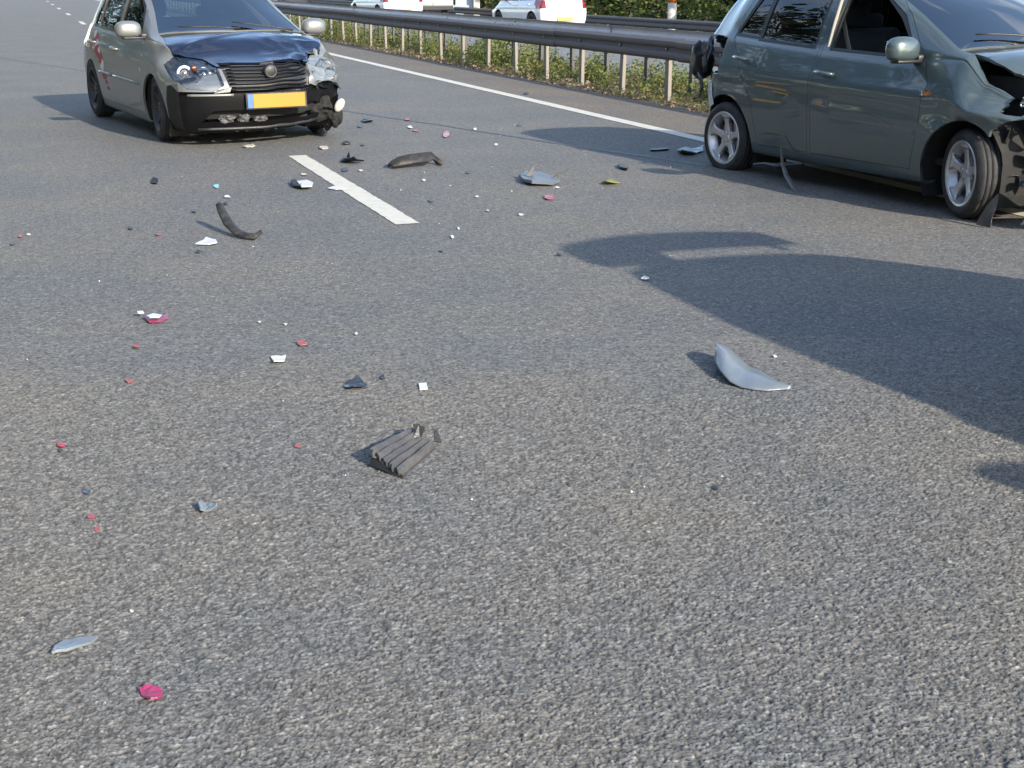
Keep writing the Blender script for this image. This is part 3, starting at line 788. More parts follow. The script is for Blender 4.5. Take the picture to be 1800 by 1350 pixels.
    # arch liners
    for sg in (-1, 1):
        for xc in (0, WB):
            bm = bmesh.new(); r_ = ar + .012; ps = arc(xc, tr, r_, -25, 205, 22)
            yo, yi = sg * (hw - .045), sg * (hw - .36)
            va = [bm.verts.new((a, yo, b)) for a, b in ps]; vb = [bm.verts.new((a, yi, b)) for a, b in ps]
            for i in range(len(ps) - 1): bm.faces.new((va[i], va[i + 1], vb[i + 1], vb[i]))
            bm.faces.new(vb)
            o_ = frombm('wheel_arch', bm, M['liner'], root)
            if D:
                for v_ in o_.data.vertices: v_.co = D(v_.co.copy())
    bm = bmesh.new(); box(bm, ((WB) / 2, 0, .235), (WB - 2 * ar - .02, 2 * hw - .22, .10)); box(bm, (WB / 2, 0, .26), (WB + .65, 2 * hw - .78, .12))
    frombm('underbody', bm, M['liner'], root)
    # interior
    im = M['interior']
    dx = sp['cowl'] - .05
    seat(root, dx - .92, .36, im); seat(root, dx - .92, -.36, im)
    bm = bmesh.new(); box(bm, (dx - 1.62, 0, .42), (.5, 1.22, .16), bev=.04); box(bm, (dx - 1.93, 0, .76), (.13, 1.22, .6), Matrix.Rotation(R(-12), 3, 'Y'), bev=.04)
    for y_ in (-.38, .38): box(bm, (dx - 2.03, y_, 1.10), (.08, .24, .12), bev=.03)
    frombm('rear_bench', bm, im, root, True)
    bm = bmesh.new(); box(bm, (dx - .14, 0, .79), (.46, 2 * hw - .30, .24), bev=.06); box(bm, (dx - .35, .36, .90), (.12, .30, .09), bev=.03)
    frombm('dashboard', bm, im, root, True)
    bm = bmesh.new()
    rg = []
    for i in range(28):
        a = 2 * math.pi * i / 28; ring = []
        for k in range(8):
            b_2 = 2 * math.pi * k / 8; rr = .185 + .014 * math.cos(b_2); ring.append(bm.verts.new((.014 * math.sin(b_2), rr * math.cos(a), rr * math.sin(a))))
        rg.append(ring)
    for i in range(28):
        for k in range(8): bm.faces.new((rg[i][k], rg[(i + 1) % 28][k], rg[(i + 1) % 28][(k + 1) % 8], rg[i][(k + 1) % 8]))
    box(bm, (.02, 0, 0), (.05, .15, .12), bev=.02); box(bm, (.015, 0, 0), (.015, .34, .03))
    sw = frombm('steering_wheel', bm, im, root, True); sw.location = (dx - .50, .36, .93); sw.rotation_euler = (0, R(22), 0)
    bm = bmesh.new(); box(bm, (dx - .80, 0, sp['mirz']), (.03, .22, .06), bev=.012); frombm('inner_mirror', bm, M['plastic'], root)
    bm = bmesh.new(); box(bm, (WB / 2 - .1, 0, .32), (WB - .2, 2 * hw - .3, .04)); frombm('floor_pan', bm, im, root)
    # door mirrors
    for sg in (-1, 1):
        if ('mir%d' % sg) in skip: continue
        mx_, mz = sp['mirror']; e = bpy.data.objects.new('door_mirror', None); col.objects.link(e); e.parent = root; e.location = (mx_, sg * (hw + .045), mz)
        bm = bmesh.new(); bmesh.ops.create_icosphere(bm, subdivisions=3, radius=1)
        for v_ in bm.verts:
            x, y, z = v_.co
            x = math.copysign(abs(x) ** .75, x); y = math.copysign(abs(y) ** .7, y); z = math.copysign(abs(z) ** .7, z)
            v_.co = (x * (.075 if x > 0 else .035), y * .115, z * (.082 if z > 0 else .066))
        frombm('housing', bm, opts.get('mirmat', paint), e, True)
        bm = bmesh.new(); box(bm, (-.036, 0, .004), (.006, .17, .10), bev=.002); frombm('mirror_glass', bm, M['chrome'], e)
        bm = bmesh.new(); box(bm, (.005, -sg * .06, -.066), (.075, .23, .022), bev=.008); box(bm, (.012, -sg * .15, -.05), (.06, .10, .05), bev=.012); frombm('arm', bm, M['plastic'], e, True)
    # wipers
    for wi, (xa, ya, xb, yb) in enumerate(sp['wipers']):
        def zz(x, y): return c['zt'](x) - (c['zt'](x) - c['zc'](x)) * (abs(y) / c['wc'](x)) ** 2.6 + .02
        bm = bmesh.new(); tube(bm, [(xa + (xb - xa) * t, ya + (yb - ya) * t, zz(xa + (xb - xa) * t, ya + (yb - ya) * t)) for t in (0, .25, .5, .75, 1)], [.010, .008, .007, .006, .005], 6)
        frombm('wiper', bm, M['plastic'], root, True)
    ws = sp.get('wheelstyle', 'alloy'); ww = sp.get('tw', .175)
    for sg in (-1, 1):
        for xi, xc in enumerate((0, WB)):
            key = (xi, sg); st = opts.get('steer', 0) if xi == 1 else opts.get('toe', {}).get(key, 0)
            fl = opts.get('flat', {}).get(key, 0)
            wheel(root, (xc + opts.get('wdx', {}).get(key, 0), sg * (hw - .095 - (.03 if xi == 1 and st else 0)), tr - fl), sg, tr, ww, sp['rim'], ws, st, fl, opts.get('camber', {}).get(key, 0))
    return P, S

# ------------------------------------------------------------------ small silver hatchback, front left corner crushed
def hatch_spec(kind):
    if kind == 'silver':
        W = .825
        cv = dict(zs=[(-.66, .26), (-.3, .20), (2.9, .19), (3.27, .20)],
                  W=[(-.66, .77), (-.3, .815), (.3, .825), (2.7, .825), (3.0, .80), (3.27, .75)],
                  zb=[(-.66, .97), (0, .955), (1, .925), (1.9, .90), (2.3, .905), (2.6, .88), (2.9, .815), (3.1, .745), (3.27, .68)],
                  wb=[(-.66, .67), (-.2, .735), (.5, .75), (1.8, .75), (2.4, .735), (2.8, .69), (3.1, .63), (3.27, .58)],
                  zc=[(-.66, 1.30), (-.35, 1.37), (.3, 1.405), (.9, 1.40), (1.3, 1.355), (1.75, 1.15), (2.22, .945), (2.4, .925), (2.7, .875), (3.0, .79), (3.27, .69)],
                  wc=[(-.66, .50), (0, .55), (1.2, .565), (1.75, .61), (2.22, .685), (2.4, .68), (2.8, .62), (3.1, .55), (3.27, .50)],
                  zt=[(-.66, 1.38), (-.35, 1.435), (.3, 1.465), (.9, 1.46), (1.3, 1.42), (1.75, 1.225), (2.28, .985), (2.45, .965), (2.7, .925), (3.0, .845), (3.15, .79), (3.27, .72)])
        return dict(curves=cv, x0=-.66, x1=3.27, W=W, wb=2.46, tyre=.29, rim=.20, arch=.355, zw=.56, cowl=2.28, mirz=1.32, mirror=(1.98, .99),
                    front=[(.15, 3.14), (.25, 3.22), (.35, 3.26), (.5, 3.28), (.58, 3.27), (.64, 3.22), (.72, 3.15), (.8, 3.0)],
                    rear=[(.2, -.60), (.4, -.66), (.62, -.67), (.8, -.64), (.98, -.58), (1.2, -.44), (1.38, -.30), (1.5, -.25)],
                    crease=[(-.6, .78), (3.2, .72)],
                    doors=[[(1.02, .27), (2.02, .27), (2.08, .45), (2.10, .78), (2.02, .90), (1.97, .95), (1.68, 1.19), (1.36, 1.36), (1.06, 1.395), (1.02, .95)],
                           [(.40, .27), (.99, .27), (.99, .95), (1.03, 1.395), (.55, 1.40), (.10, 1.36), (-.12, 1.10), (-.16, .95), (.05, .80), (.22, .66), (.34, .52), (.38, .40)]],
                    windows=[[(1.08, .955), (1.90, .945), (1.62, 1.17), (1.34, 1.325), (1.11, 1.355)], [(.20, .985), (.96, .960), (1.00, 1.36), (.58, 1.365), (.24, 1.345)], [(-.06, .995), (.15, .985), (.19, 1.34), (.10, 1.30)]],
                    wdoor=[0, 1, 1], handles=[(1.14, .80), (.20, .83)],
                    hood=[(2.36, -.66), (2.42, -.4), (2.45, 0), (2.42, .4), (2.36, .66), (2.6, .70), (2.85, .655), (3.02, .585), (3.12, .46), (3.17, .25), (3.19, 0), (3.17, -.25), (3.12, -.46), (3.02, -.585), (2.85, -.655), (2.6, -.70)],
                    cowlpoly=[(2.20, -.66), (2.28, -.35), (2.31, 0), (2.28, .35), (2.20, .66), (2.355, .66), (2.415, .4), (2.445, 0), (2.415, -.4), (2.355, -.66)],
                    screen=[(2.195, -.655), (2.275, -.35), (2.305, 0), (2.275, .35), (2.195, .655), (1.8, .575), (1.40, .515), (1.34, .25), (1.32, 0), (1.34, -.25), (1.40, -.515), (1.8, -.575)],
                    rearwin=[(-.52, 1.03), (.52, 1.03), (.44, 1.34), (-.44, 1.34)],
                    tailgate=[(-.60, .62), (.60, .62), (.62, 1.0), (.5, 1.40), (-.5, 1.40), (-.62, 1.0)],
                    fbumper=[(2.80, .10), (3.5, .10), (3.5, .525), (3.06, .53), (2.95, .575), (2.87, .565), (2.84, .45)],
                    rbumper=[(-1, .10), (-.33, .10), (-.36, .5), (-.4, .60), (-1, .62)],
                    grille=[(-.36, .50), (.36, .50), (.40, .735), (-.40, .735)],
                    intake=[(-.60, .27), (.60, .27), (.50, .37), (-.50, .37)],
                    headlight=[(.405, .575), (.50, .53), (.70, .55), (.765, .62), (.765, .73), (.67, .795), (.48, .765), (.42, .70)],
                    taillight=[(.60, .72), (.80, .72), (.78, .98), (.62, .98)],
                    wipers=[(2.30, .55, 2.17, .02), (2.31, .05, 2.19, -.48)], wheelstyle='dark', tw=.185)
    if kind == 'green':
        W = .80
        cv = dict(zs=[(-.52, .27), (-.2, .20), (2.7, .19), (3.07, .20)],
                  W=[(-.52, .74), (-.2, .785), (.3, .80), (2.6, .80), (2.9, .775), (3.07, .73)],
                  zb=[(-.52, 1.03), (-.1, 1.01), (.4, .975), (1.0, .94), (1.9, .90), (2.2, .925), (2.5, .91), (2.8, .83), (3.07, .70)],
                  wb=[(-.52, .62), (-.2, .69), (.4, .715), (1.8, .72), (2.3, .70), (2.7, .65), (3.07, .55)],
                  zc=[(-.52, 1.33), (-.2, 1.39), (.4, 1.425), (.9, 1.415), (1.3, 1.36), (1.76, 1.16), (2.19, .965), (2.33, .95), (2.6, .91), (2.85, .835), (3.07, .72)],
                  wc=[(-.52, .46), (0, .52), (1.1, .54), (1.76, .59), (2.19, .665), (2.33, .655), (2.7, .59), (3.07, .48)],
                  zt=[(-.52, 1.41), (-.2, 1.46), (.4, 1.485), (.9, 1.48), (1.3, 1.425), (1.77, 1.235), (2.25, 1.0), (2.40, .985), (2.6, .955), (2.85, .88), (3.07, .76)])
        return dict(curves=cv, x0=-.52, x1=3.07, W=W, wb=2.40, tyre=.262, rim=.186, arch=.335, zw=.56, cowl=2.24, mirz=1.33, mirror=(1.90, .975),
                    front=[(.15, 2.95), (.25, 3.02), (.35, 3.06), (.5, 3.08), (.65, 3.06), (.76, 2.98)],
                    rear=[(.2, -.46), (.4, -.52), (.62, -.53), (.8, -.52), (.98, -.47), (1.2, -.34), (1.38, -.22), (1.5, -.15)],
                    crease=[(-.5, .79), (.3, .77), (2.2, .70), (3.0, .68)],
                    doors=[[(1.00, .27), (1.97, .27), (2.02, .45), (2.06, .78), (1.99, .89), (1.95, .94), (1.68, 1.19), (1.38, 1.365), (1.04, 1.41), (1.00, .95)],
                           [(.42, .27), (.97, .27), (.97, .95), (1.01, 1.41), (.50, 1.42), (.12, 1.36), (-.02, 1.14), (-.03, 1.0), (.10, .86), (.24, .70), (.34, .55), (.38, .40)]],
                    windows=[[(1.09, .965), (1.88, .935), (1.63, 1.155), (1.37, 1.325), (1.12, 1.365)], [(.30, 1.005), (.90, .970), (.93, 1.375), (.53, 1.38), (.34, 1.355)], [(-.0, 1.035), (.26, 1.015), (.30, 1.34), (.17, 1.30)]],
                    wdoor=[0, 1, 1], handles=[(1.13, .805), (.20, .865)],
                    hood=[(2.27, -.63), (2.32, -.4), (2.35, 0), (2.32, .4), (2.27, .63), (2.5, .655), (2.72, .60), (2.88, .50), (2.96, .3), (2.98, 0), (2.96, -.3), (2.88, -.50), (2.72, -.60), (2.5, -.655)],
                    cowlpoly=[(2.17, -.64), (2.24, -.35), (2.26, 0), (2.24, .35), (2.17, .64), (2.265, .63), (2.315, .4), (2.345, 0), (2.315, -.4), (2.265, -.63)],
                    screen=[(2.165, -.635), (2.235, -.35), (2.255, 0), (2.235, .35), (2.165, .635), (1.77, .555), (1.36, .495), (1.31, .25), (1.29, 0), (1.31, -.25), (1.36, -.495), (1.77, -.555)],
                    rearwin=[(-.50, 1.05), (.50, 1.05), (.42, 1.37), (-.42, 1.37)],
                    tailgate=[(-.56, .62), (.56, .62), (.58, 1.0), (.46, 1.43), (-.46, 1.43), (-.58, 1.0)],
                    fbumper=[(2.70, .10), (3.5, .10), (3.5, .66), (2.96, .66), (2.84, .62), (2.78, .50)],
                    rbumper=[(-1, .10), (-.30, .10), (-.34, .5), (-.30, .68), (-1, .70)],
                    headlight=[(.42, .66), (.60, .64), (.74, .68), (.73, .80), (.62, .85), (.46, .78)],
                    taillight=[(.58, .74), (.80, .74), (.76, 1.0), (.60, 1.02)],
                    wipers=[(2.21, .52, 2.08, .0), (2.22, .02, 2.10, -.46)], wheelstyle='alloy', tw=.180)
def rn(p, s, k=0): return noise.noise(Vector((p.x * s + k, p.y * s, p.z * s)))
def ridged(p, s, k=0): return 1 - 2 * abs(rn(p, s, k))

spA = hatch_spec('silver')
def dmgA(p):
    # front left corner pushed back and in
    a = max(0, (p.x - 2.30) / .97); b = min(1, max(0, (p.y + .05) / .75)); k = a ** 1.5 * b ** 1.3
    if k > 0:
        p = p + Vector((-.24 * k, -.10 * k * min(1, b), .015 * k)) + Vector((ridged(p, 5, 3) * .05 * k ** .6, ridged(p, 7, 9) * .055 * k ** .6, ridged(p, 6, 5) * .045 * k ** .6))
    a2 = max(0, (p.x - 2.4) / .8)
    if p.z > .6: p = p + Vector((0, 0, .004 * a2 * ridged(p, 2, 1)))
    return p
def dmgAh(p):
    q = dmgA(p)
    k = max(0, (p.x - 2.45) / .7); b = max(0, min(1, (p.y - .2) / .45))
    # right rear edge popped, a fold running across the bonnet
    q = q + Vector((0, 0, .014 * k + .022 * k * b * ridged(p, 5, 2)))
    d_ = (p.x - 2.62) * .8 + (p.y + .35) * .35
    q.z += .012 * max(0, 1 - abs(d_) / .05) * (1 if p.y < .2 else .4)
    return q
rootA = empty('silver_hatchback', (-3.60, 14.06, 0), -1.066)
tag(rootA, 'silver hatchback with black bonnet, yellow plate and crushed front corner', 'car')
R_ = lambda co, n_: co.y < -.3 and n_.y < -.1
extraA = []
for k, (x, z, dx_, dz_, mm) in enumerate([(.20, .86, .10, .05, 'redpaint'), (.30, .80, .07, .05, 'pinkpaint'), (.36, .74, .12, .06, 'redpaint'), (.50, .68, .09, .05, 'redpaint'), (.46, .75, .05, .03, 'pinkpaint'),
                                          (.56, .60, .06, .05, 'pinkpaint'), (.62, .52, .10, .03, 'redpaint'), (.68, .46, .07, .018, 'redpaint'), (.12, .90, .06, .035, 'pinkpaint'), (.74, .40, .07, .010, 'redpaint'), (.05, .80, .05, .05, 'redpaint')]):
    rs = random.Random(k); dx_ *= 1.35; dz_ *= 1.3; poly = [(x + dx_ * math.cos(t) * rs.uniform(.5, 1.2), z + dz_ * math.sin(t) * rs.uniform(.5, 1.2)) for t in [i * 6.2832 / 8 for i in range(8)]]
    extraA.append(('scrape%d' % k, 'side', poly, R_, M[mm], 'paint_scrape'))
PA, SA = build_car(rootA, spA, M['silver'], dict(deform=dmgA, d_hood=dmgAh, sub_hood=1, hoodmat=M['blackpaint'], bumpmat=M['bumper'], rbumpmat=M['silver'], steer=-.10, skip=('hll',), extra=extraA))
SA.take('hll', M['greyshell'], rootA, 'broken_headlight', gap=.004, lip=.03, off=-.02, sub=1, deform=lambda p: dmgA(p) + Vector((1, .3, 0)) * .02 * ridged(p, 14, 3))
# headlight internals: two round lamps and an orange indicator
hlp = PA.get('hlr') or rootA
def torus(bm, R0, r0, c_, rot):
    rg = []
    for i in range(24):
        a = 2 * math.pi * i / 24; rg.append([bm.verts.new(Vector(c_) + rot @ Vector(((r0 * math.sin(t)), (R0 + r0 * math.cos(t)) * math.cos(a), (R0 + r0 * math.cos(t)) * math.sin(a)))) for t in [k * 6.2832 / 8 for k in range(8)]])
    for i in range(24):
        for k in range(8): bm.faces.new((rg[i][k], rg[(i + 1) % 24][k], rg[(i + 1) % 24][(k + 1) % 8], rg[i][(k + 1) % 8]))
for (y_, z_, x_, rr) in ((-.515, .655, 3.035, .052), (-.655, .665, 2.955, .056)):
    rot = Matrix.Rotation(R(-28), 3, 'Z')
    bm = bmesh.new(); torus(bm, rr, .013, (x_, y_, z_), rot); o = frombm('lamp_ring', bm, M['whitebit'], hlp, True)
    bm = bmesh.new(); bmesh.ops.create_uvsphere(bm, u_segments=16, v_segments=10, radius=rr * .62, matrix=Matrix.Translation((x_ + .002, y_, z_))); frombm('lamp_bulb', bm, M['chrome'], hlp, True)
bm = bmesh.new(); box(bm, (3.0, -.585, .70), (.03, .035, .045), bev=.01); frombm('indicator', bm, M['orange'], hlp)
# grille slats, badge, plate, bumper strip
def frontx(S, y, z): return S.Xf(y, z)
bm = bmesh.new()
for k, z in enumerate((.535, .562, .589, .616, .643, .670, .697, .724)):
    pts = []
    for i in range(13):
        y = -.36 + .70 * i / 12; pts.append(dmgA(Vector((frontx(SA, y, z) + .001, y, z))))
    tube(bm, pts, .007, 6)
frombm('grille_slat', bm, M['bumper'], rootA, True)
bm = bmesh.new(); lathe(bm, [(.001, .014), (.045, .014), (.056, .008), (.060, 0), (.001, 0)], 32, 'x'); o = frombm('badge', bm, M['plastic'], rootA, True); o.location = (3.235, 0, .68)
bm = bmesh.new(); torus(bm, .045, .005, (.012, 0, 0), Matrix.Identity(3)); o2 = frombm('badge_ring', bm, M['greyplastic'], o, True)
pe = bpy.data.objects.new('licence_plate', None); col.objects.link(pe); pe.parent = rootA; pe.location = (3.305, .02, .445); pe.rotation_euler = (0, R(-4), R(1))
bm = bmesh.new(); box(bm, (0, .02, 0), (.012, .46, .115), bev=.004); frombm('plate_face', bm, M['plate'], pe)
bm = bmesh.new(); box(bm, (0, -.235, 0), (.0125, .05, .115), bev=.003); frombm('country_strip', bm, M['bluestrip'], pe)
bm = bmesh.new(); box(bm, (-.012, 0, 0), (.014, .54, .135), bev=.004); frombm('plate_holder', bm, M['plastic'], pe)
for (z, y0, y1, rr, mm, nm) in ((.500, -.70, -.34, .012, 'silver', 'bumper_strip'), (.215, -.62, .50, .016, 'plastic', 'lip_spoiler')):
    bm = bmesh.new(); tube(bm, [dmgA(Vector((frontx(SA, y0 + (y1 - y0) * i / 10, z) + .004, y0 + (y1 - y0) * i / 10, z))) for i in range(11)], rr, 8); frombm(nm, bm, M[mm], rootA, True)
# silver wedge under the headlight and beside the grille
bm = bmesh.new()
for (y0, y1, z0, z1) in ((-.50, -.37, .515, .545),):
    vs_ = [bm.verts.new((frontx(SA, y, z) + .008, y, z)) for y, z in ((y0, z0), (y1, z0 + .01), (y1 + .02, z1 + .02), (y0 + .03, z1))]; bm.faces.new(vs_)
bmesh.ops.solidify(bm, geom=bm.faces, thickness=.006); frombm('headlight_trim', bm, M['silver'], rootA)
# rags in the lower intake
def crumple(bm, c_, s_, seed, sub=3, amp=.5, flat=1):
    r_ = bmesh.ops.create_icosphere(bm, subdivisions=sub, radius=1)
    for v_ in r_['verts']:
        n0 = v_.co.copy(); k = 1 + amp * noise.noise(n0 * 1.7 + Vector((seed, seed * 2, 0))) + amp * .8 * (abs(noise.noise(n0 * 3.5 + Vector((seed, 0, seed)))) - .3)
        v_.co = Vector(c_) + Vector((n0.x * s_[0] * k, n0.y * s_[1] * k, n0.z * s_[2] * k))
bm = bmesh.new(); crumple(bm, (3.17, -.38, .30), (.05, .07, .035), 4); crumple(bm, (3.19, -.24, .30), (.04, .05, .04), 8); crumple(bm, (3.20, -.10, .29), (.04, .06, .025), 5)
frombm('broken_mesh', bm, M['greyplastic'], rootA)
for sg in (-1, 1):
    for (x0_, x1_) in ((.44, .97), (1.05, 2.02)):
        bm = bmesh.new(); tube(bm, [(x0_ + (x1_ - x0_) * i / 6, sg * .828, .555 - .012 * (x0_ + (x1_ - x0_) * i / 6)) for i in range(7)], .013, 8); frombm('side_moulding', bm, M['silver'], rootA, True)
# smashed corner: torn shards, bare lamp, ducts
def sheet(bm0, pts, th, amp=.0, seed=0, sub=2):
    bm = bmesh.new(); f_ = bm.faces.new([bm.verts.new(p) for p in pts])
    bmesh.ops.triangulate(bm, faces=[f_])
    bmesh.ops.subdivide_edges(bm, edges=list(bm.edges), cuts=sub, use_grid_fill=True)
    for v_ in bm.verts:
        q = v_.co * 9 + Vector((seed, seed, seed)); v_.co += Vector((noise.noise(q), noise.noise(q + Vector((9, 0, 0))), noise.noise(q + Vector((0, 9, 0))))) * amp
    bmesh.ops.recalc_face_normals(bm, faces=bm.faces)
    bmesh.ops.solidify(bm, geom=list(bm.faces), thickness=th)
    me = bpy.data.meshes.new('tmp'); bm.to_mesh(me); bm.free(); bm0.from_mesh(me); bpy.data.meshes.remove(me)
rs = random.Random(5)
for nm, mm, cnt, (x0, x1, y0, y1, z0, z1), sz in (('torn_panel', 'silver', 8, (2.74, 2.98, .44, .66, .50, .80), .13), ('torn_bumper', 'bumper', 11, (2.80, 3.12, .40, .72, .24, .56), .17), ('broken_bracket', 'greyplastic', 9, (2.80, 3.05, .42, .70, .40, .68), .10), ('broken_lamp_glass', 'greyshell', 5, (2.88, 3.0, .44, .64, .60, .74), .08)):
    for k in range(cnt):
        bm = bmesh.new()
        c_ = Vector((rs.uniform(x0, x1), rs.uniform(y0, y1), rs.uniform(z0, z1))); q = Matrix.Rotation(rs.uniform(0, 6.28), 3, Vector((rs.uniform(-.4, .4), rs.uniform(-1, 1), rs.uniform(-1, 1))).normalized())
        pts = [c_ + q @ Vector((sz * math.cos(t) * rs.uniform(.5, 1.2) * .5, sz * .6 * math.sin(t) * rs.uniform(.5, 1.2) * .5, 0)) for t in [i * 6.2832 / 6 for i in range(6)]]
        sheet(bm, pts, .004, .03, k); frombm(nm, bm, M[mm], rootA)
bm = bmesh.new(); bmesh.ops.create_uvsphere(bm, u_segments=20, v_segments=12, radius=1, matrix=Matrix.Translation((3.10, .66, .36)) @ Matrix.Rotation(R(-35), 4, 'X') @ Matrix.Diagonal((.035, .040, .065, 1))); frombm('hanging_fog_lamp', bm, M['cream'], rootA, True)
bm = bmesh.new(); crumple(bm, (3.02, .64, .25), (.085, .075, .085), 41, 3, .3); frombm('hanging_duct', bm, M['liner'], rootA)
bm = bmesh.new(); crumple(bm, (2.98, .52, .34), (.13, .12, .12), 43, 3, .3); frombm('broken_fan_housing', bm, M['liner'], rootA)
bm = bmesh.new(); box(bm, (2.85, .1, .45), (.25, .95, .40)); box(bm, (2.75, .45, .62), (.3, .3, .14)); frombm('engine_bay', bm, M['liner'], rootA)
# handle of the light windscreen pillar reflection: sticker strip on the far side of the screen
# ------------------------------------------------------------------ grey green city car, front and rear broken
spB = hatch_spec('green')
def dmgB(p):
    a = max(0, (p.x - 2.50) / .5)
    if a > 0:
        k = a ** 1.3; s_ = 1 if p.y < 0 else .6
        p = p + Vector((-.17 * k, .05 * k * (-1 if p.y < 0 else 1) * -.4, .0)) + Vector((ridged(p, 5, 2) * .02 * k, ridged(p, 6, 4) * .05 * k * s_ * (1 if p.z < .92 else .3), ridged(p, 4.5, 7) * .04 * k * s_))
        fold = max(0, 1 - abs((p.z - .76) - (p.x - 2.6) * .35) / .07); p.y += (-.05 if p.y < 0 else .03) * fold * min(1, a * 2)
    if p.y < -.45 and p.z > .60 and p.x > 2.28:
        kk = min(1, (p.x - 2.28) / .16); p.z -= .12 * kk * min(1, (p.z - .60) / .25); p.y -= .02 * kk
    # shallow dents on the doors
    if p.y < -.4 and p.z < .85:
        p.y += .014 * max(0, 1 - ((p.x - .95) ** 2 + (p.z - .45) ** 2) ** .5 / .28) + .02 * max(0, 1 - ((p.x - 2.2) ** 2 + (p.z - .66) ** 2) ** .5 / .16)
    b = max(0, (-.20 - p.x) / .33)
    if b > 0 and p.z < .95:
        k = b; p = p + Vector((.14 * k * (1 if p.z < .9 else .3), (.04 if p.y < 0 else -.03) * k + ridged(p, 7, 5) * .03 * k, ridged(p, 6, 8) * .02 * k))
    return p
def dmgBh(p):
    a = max(0, (p.x - 2.30) / .68); q = p + Vector((-.16 * a, 0, .0))
    q.z += .030 * math.sin(min(1, a) * math.pi * .8) + .015 * ridged(p, 3, 6) * a
    q.y += .012; q.z -= .035 * a
    return q
rootB = empty('green_city_car', (2.28, 10.10, 0), -1.122)
tag(rootB, 'grey green city car with alloy wheels, torn rear bumper and crumpled front wing', 'car')
PB, SB = build_car(rootB, spB, M['green'], dict(gone=[[(2.56, .05), (3.3, .05), (3.3, .74), (3.0, .74), (2.86, .66), (2.72, .585), (2.62, .55)]], deform=dmgB, d_hood=dmgBh, sub_hood=0, steer=-.32, skip=('win0r', 'fbumper', 'rbumper', 'hlr', 'hll', 'tlr', 'grille'), flat={(0, -1): .035}, toe={(0, -1): .03}))
def part(name, mm, fn, parent=rootB, smooth=False):
    bm = bmesh.new(); fn(bm); return frombm(name, bm, M[mm], parent, smooth)
part('side_indicator', 'lens', lambda bm: box(bm, (2.09, -.812, .735), (.085, .012, .032), bev=.005))
part('indicator_bulb', 'orange', lambda bm: box(bm, (2.09, -.806, .735), (.03, .012, .02)))
part('engine_bay', 'liner', lambda bm: (box(bm, (2.62, 0, .52), (.35, 1.05, .50)), box(bm, (2.45, 0, .78), (.5, 1.1, .12))))
part('engine_block', 'steel', lambda bm: (box(bm, (2.72, .1, .52), (.18, .5, .35), bev=.02), crumple(bm, (2.80, -.30, .50), (.06, .12, .13), 3), crumple(bm, (2.82, -.42, .36), (.05, .07, .12), 13)))
part('radiator', 'greyplastic', lambda bm: box(bm, (2.84, .1, .45), (.05, .9, .38), Matrix.Rotation(R(8), 3, 'Z')))
part('crash_beam', 'steel', lambda bm: tube(bm, [(2.74, -.62, .42), (2.88, -.40, .44), (2.93, 0, .46), (2.92, .5, .46)], .035, 8))
part('broken_headlight', 'lens', lambda bm: (crumple(bm, (2.76, -.62, .72), (.09, .06, .05), 6), crumple(bm, (2.80, -.55, .66), (.05, .05, .04), 16)))
part('broken_headlight_bowl', 'whitebit', lambda bm: (crumple(bm, (2.80, -.60, .68), (.03, .03, .025), 26), crumple(bm, (2.73, -.64, .63), (.05, .02, .012), 27)))
rs = random.Random(11)
for k in range(16):
    bm = bmesh.new()
    c_ = Vector((rs.uniform(2.60, 2.9), rs.uniform(-.66, -.40), rs.uniform(.28, .70))); q = Matrix.Rotation(rs.uniform(0, 6.28), 3, Vector((rs.uniform(-1, 1), rs.uniform(-1, 1), rs.uniform(-1, 1))).normalized())
    sheet(bm, [c_ + q @ Vector((.13 * math.cos(t) * rs.uniform(.4, 1.1) * .6, .10 * math.sin(t) * rs.uniform(.4, 1.1) * .6, 0)) for t in [i * 6.2832 / 6 for i in range(6)]], .004, .03, k)
    frombm('broken_bracket', bm, M['plastic'], rootB)
part('arch_liner_remnant', 'plastic', lambda bm: (sheet(bm, [(2.64, -.86, .02), (2.71, -.83, .02), (2.72, -.80, .12), (2.70, -.78, .22), (2.66, -.82, .14)], .005, .02, 3, 3)))
# bumper remains low at the front
def bumpB(bm):
    vs_ = []
    for i in range(9):
        for j in range(5):
            y = -.72 + .75 * i / 8; z = .05 + .23 * j / 4; x = 2.86 + .30 * math.sin(min(1, i / 5) * 1.4) - .05 * (j - 2) ** 2 / 4 + .03 * noise.noise(Vector((y * 6, z * 6, 2)))
            vs_.append(bm.verts.new((x, y, z)))
    for i in range(8):
        for j in range(4): bm.faces.new((vs_[i * 5 + j], vs_[i * 5 + j + 1], vs_[i * 5 + j + 6], vs_[i * 5 + j + 5]))
    bmesh.ops.solidify(bm, geom=bm.faces, thickness=.006)
part('torn_front_bumper', 'green', bumpB, smooth=True)
# rear corner
part('rear_crash_structure', 'liner', lambda bm: (box(bm, (-.22, 0, .52), (.22, 1.2, .45)), box(bm, (-.20, -.60, .62), (.16, .16, .2))))
part('inner_seam', 'whitebit', lambda bm: sheet(bm, [(-.22, -.775, .50), (-.25, -.775, .70), (-.19, -.78, .66), (-.16, -.78, .52)], .006, .02, 3))
part('hanging_tail_lamp', 'bluebit', lambda bm: sheet(bm, [(-.40, -.66, 1.0), (-.60, -.64, .90), (-.64, -.66, .76), (-.50, -.70, .70), (-.36, -.72, .78)], .03, .05, 6, 3), smooth=True)
def lampB(bm):
    crumple(bm, (-.50, -.66, .82), (.13, .07, .14), 31, amp=.25)
part('torn_bumper_corner', 'bumper', lampB, smooth=True)
part('tail_lamp_bulb_holder', 'greyplastic', lambda bm: (crumple(bm, (-.38, -.72, .91), (.035, .02, .055), 33), crumple(bm, (-.37, -.73, .82), (.02, .015, .04), 36)))
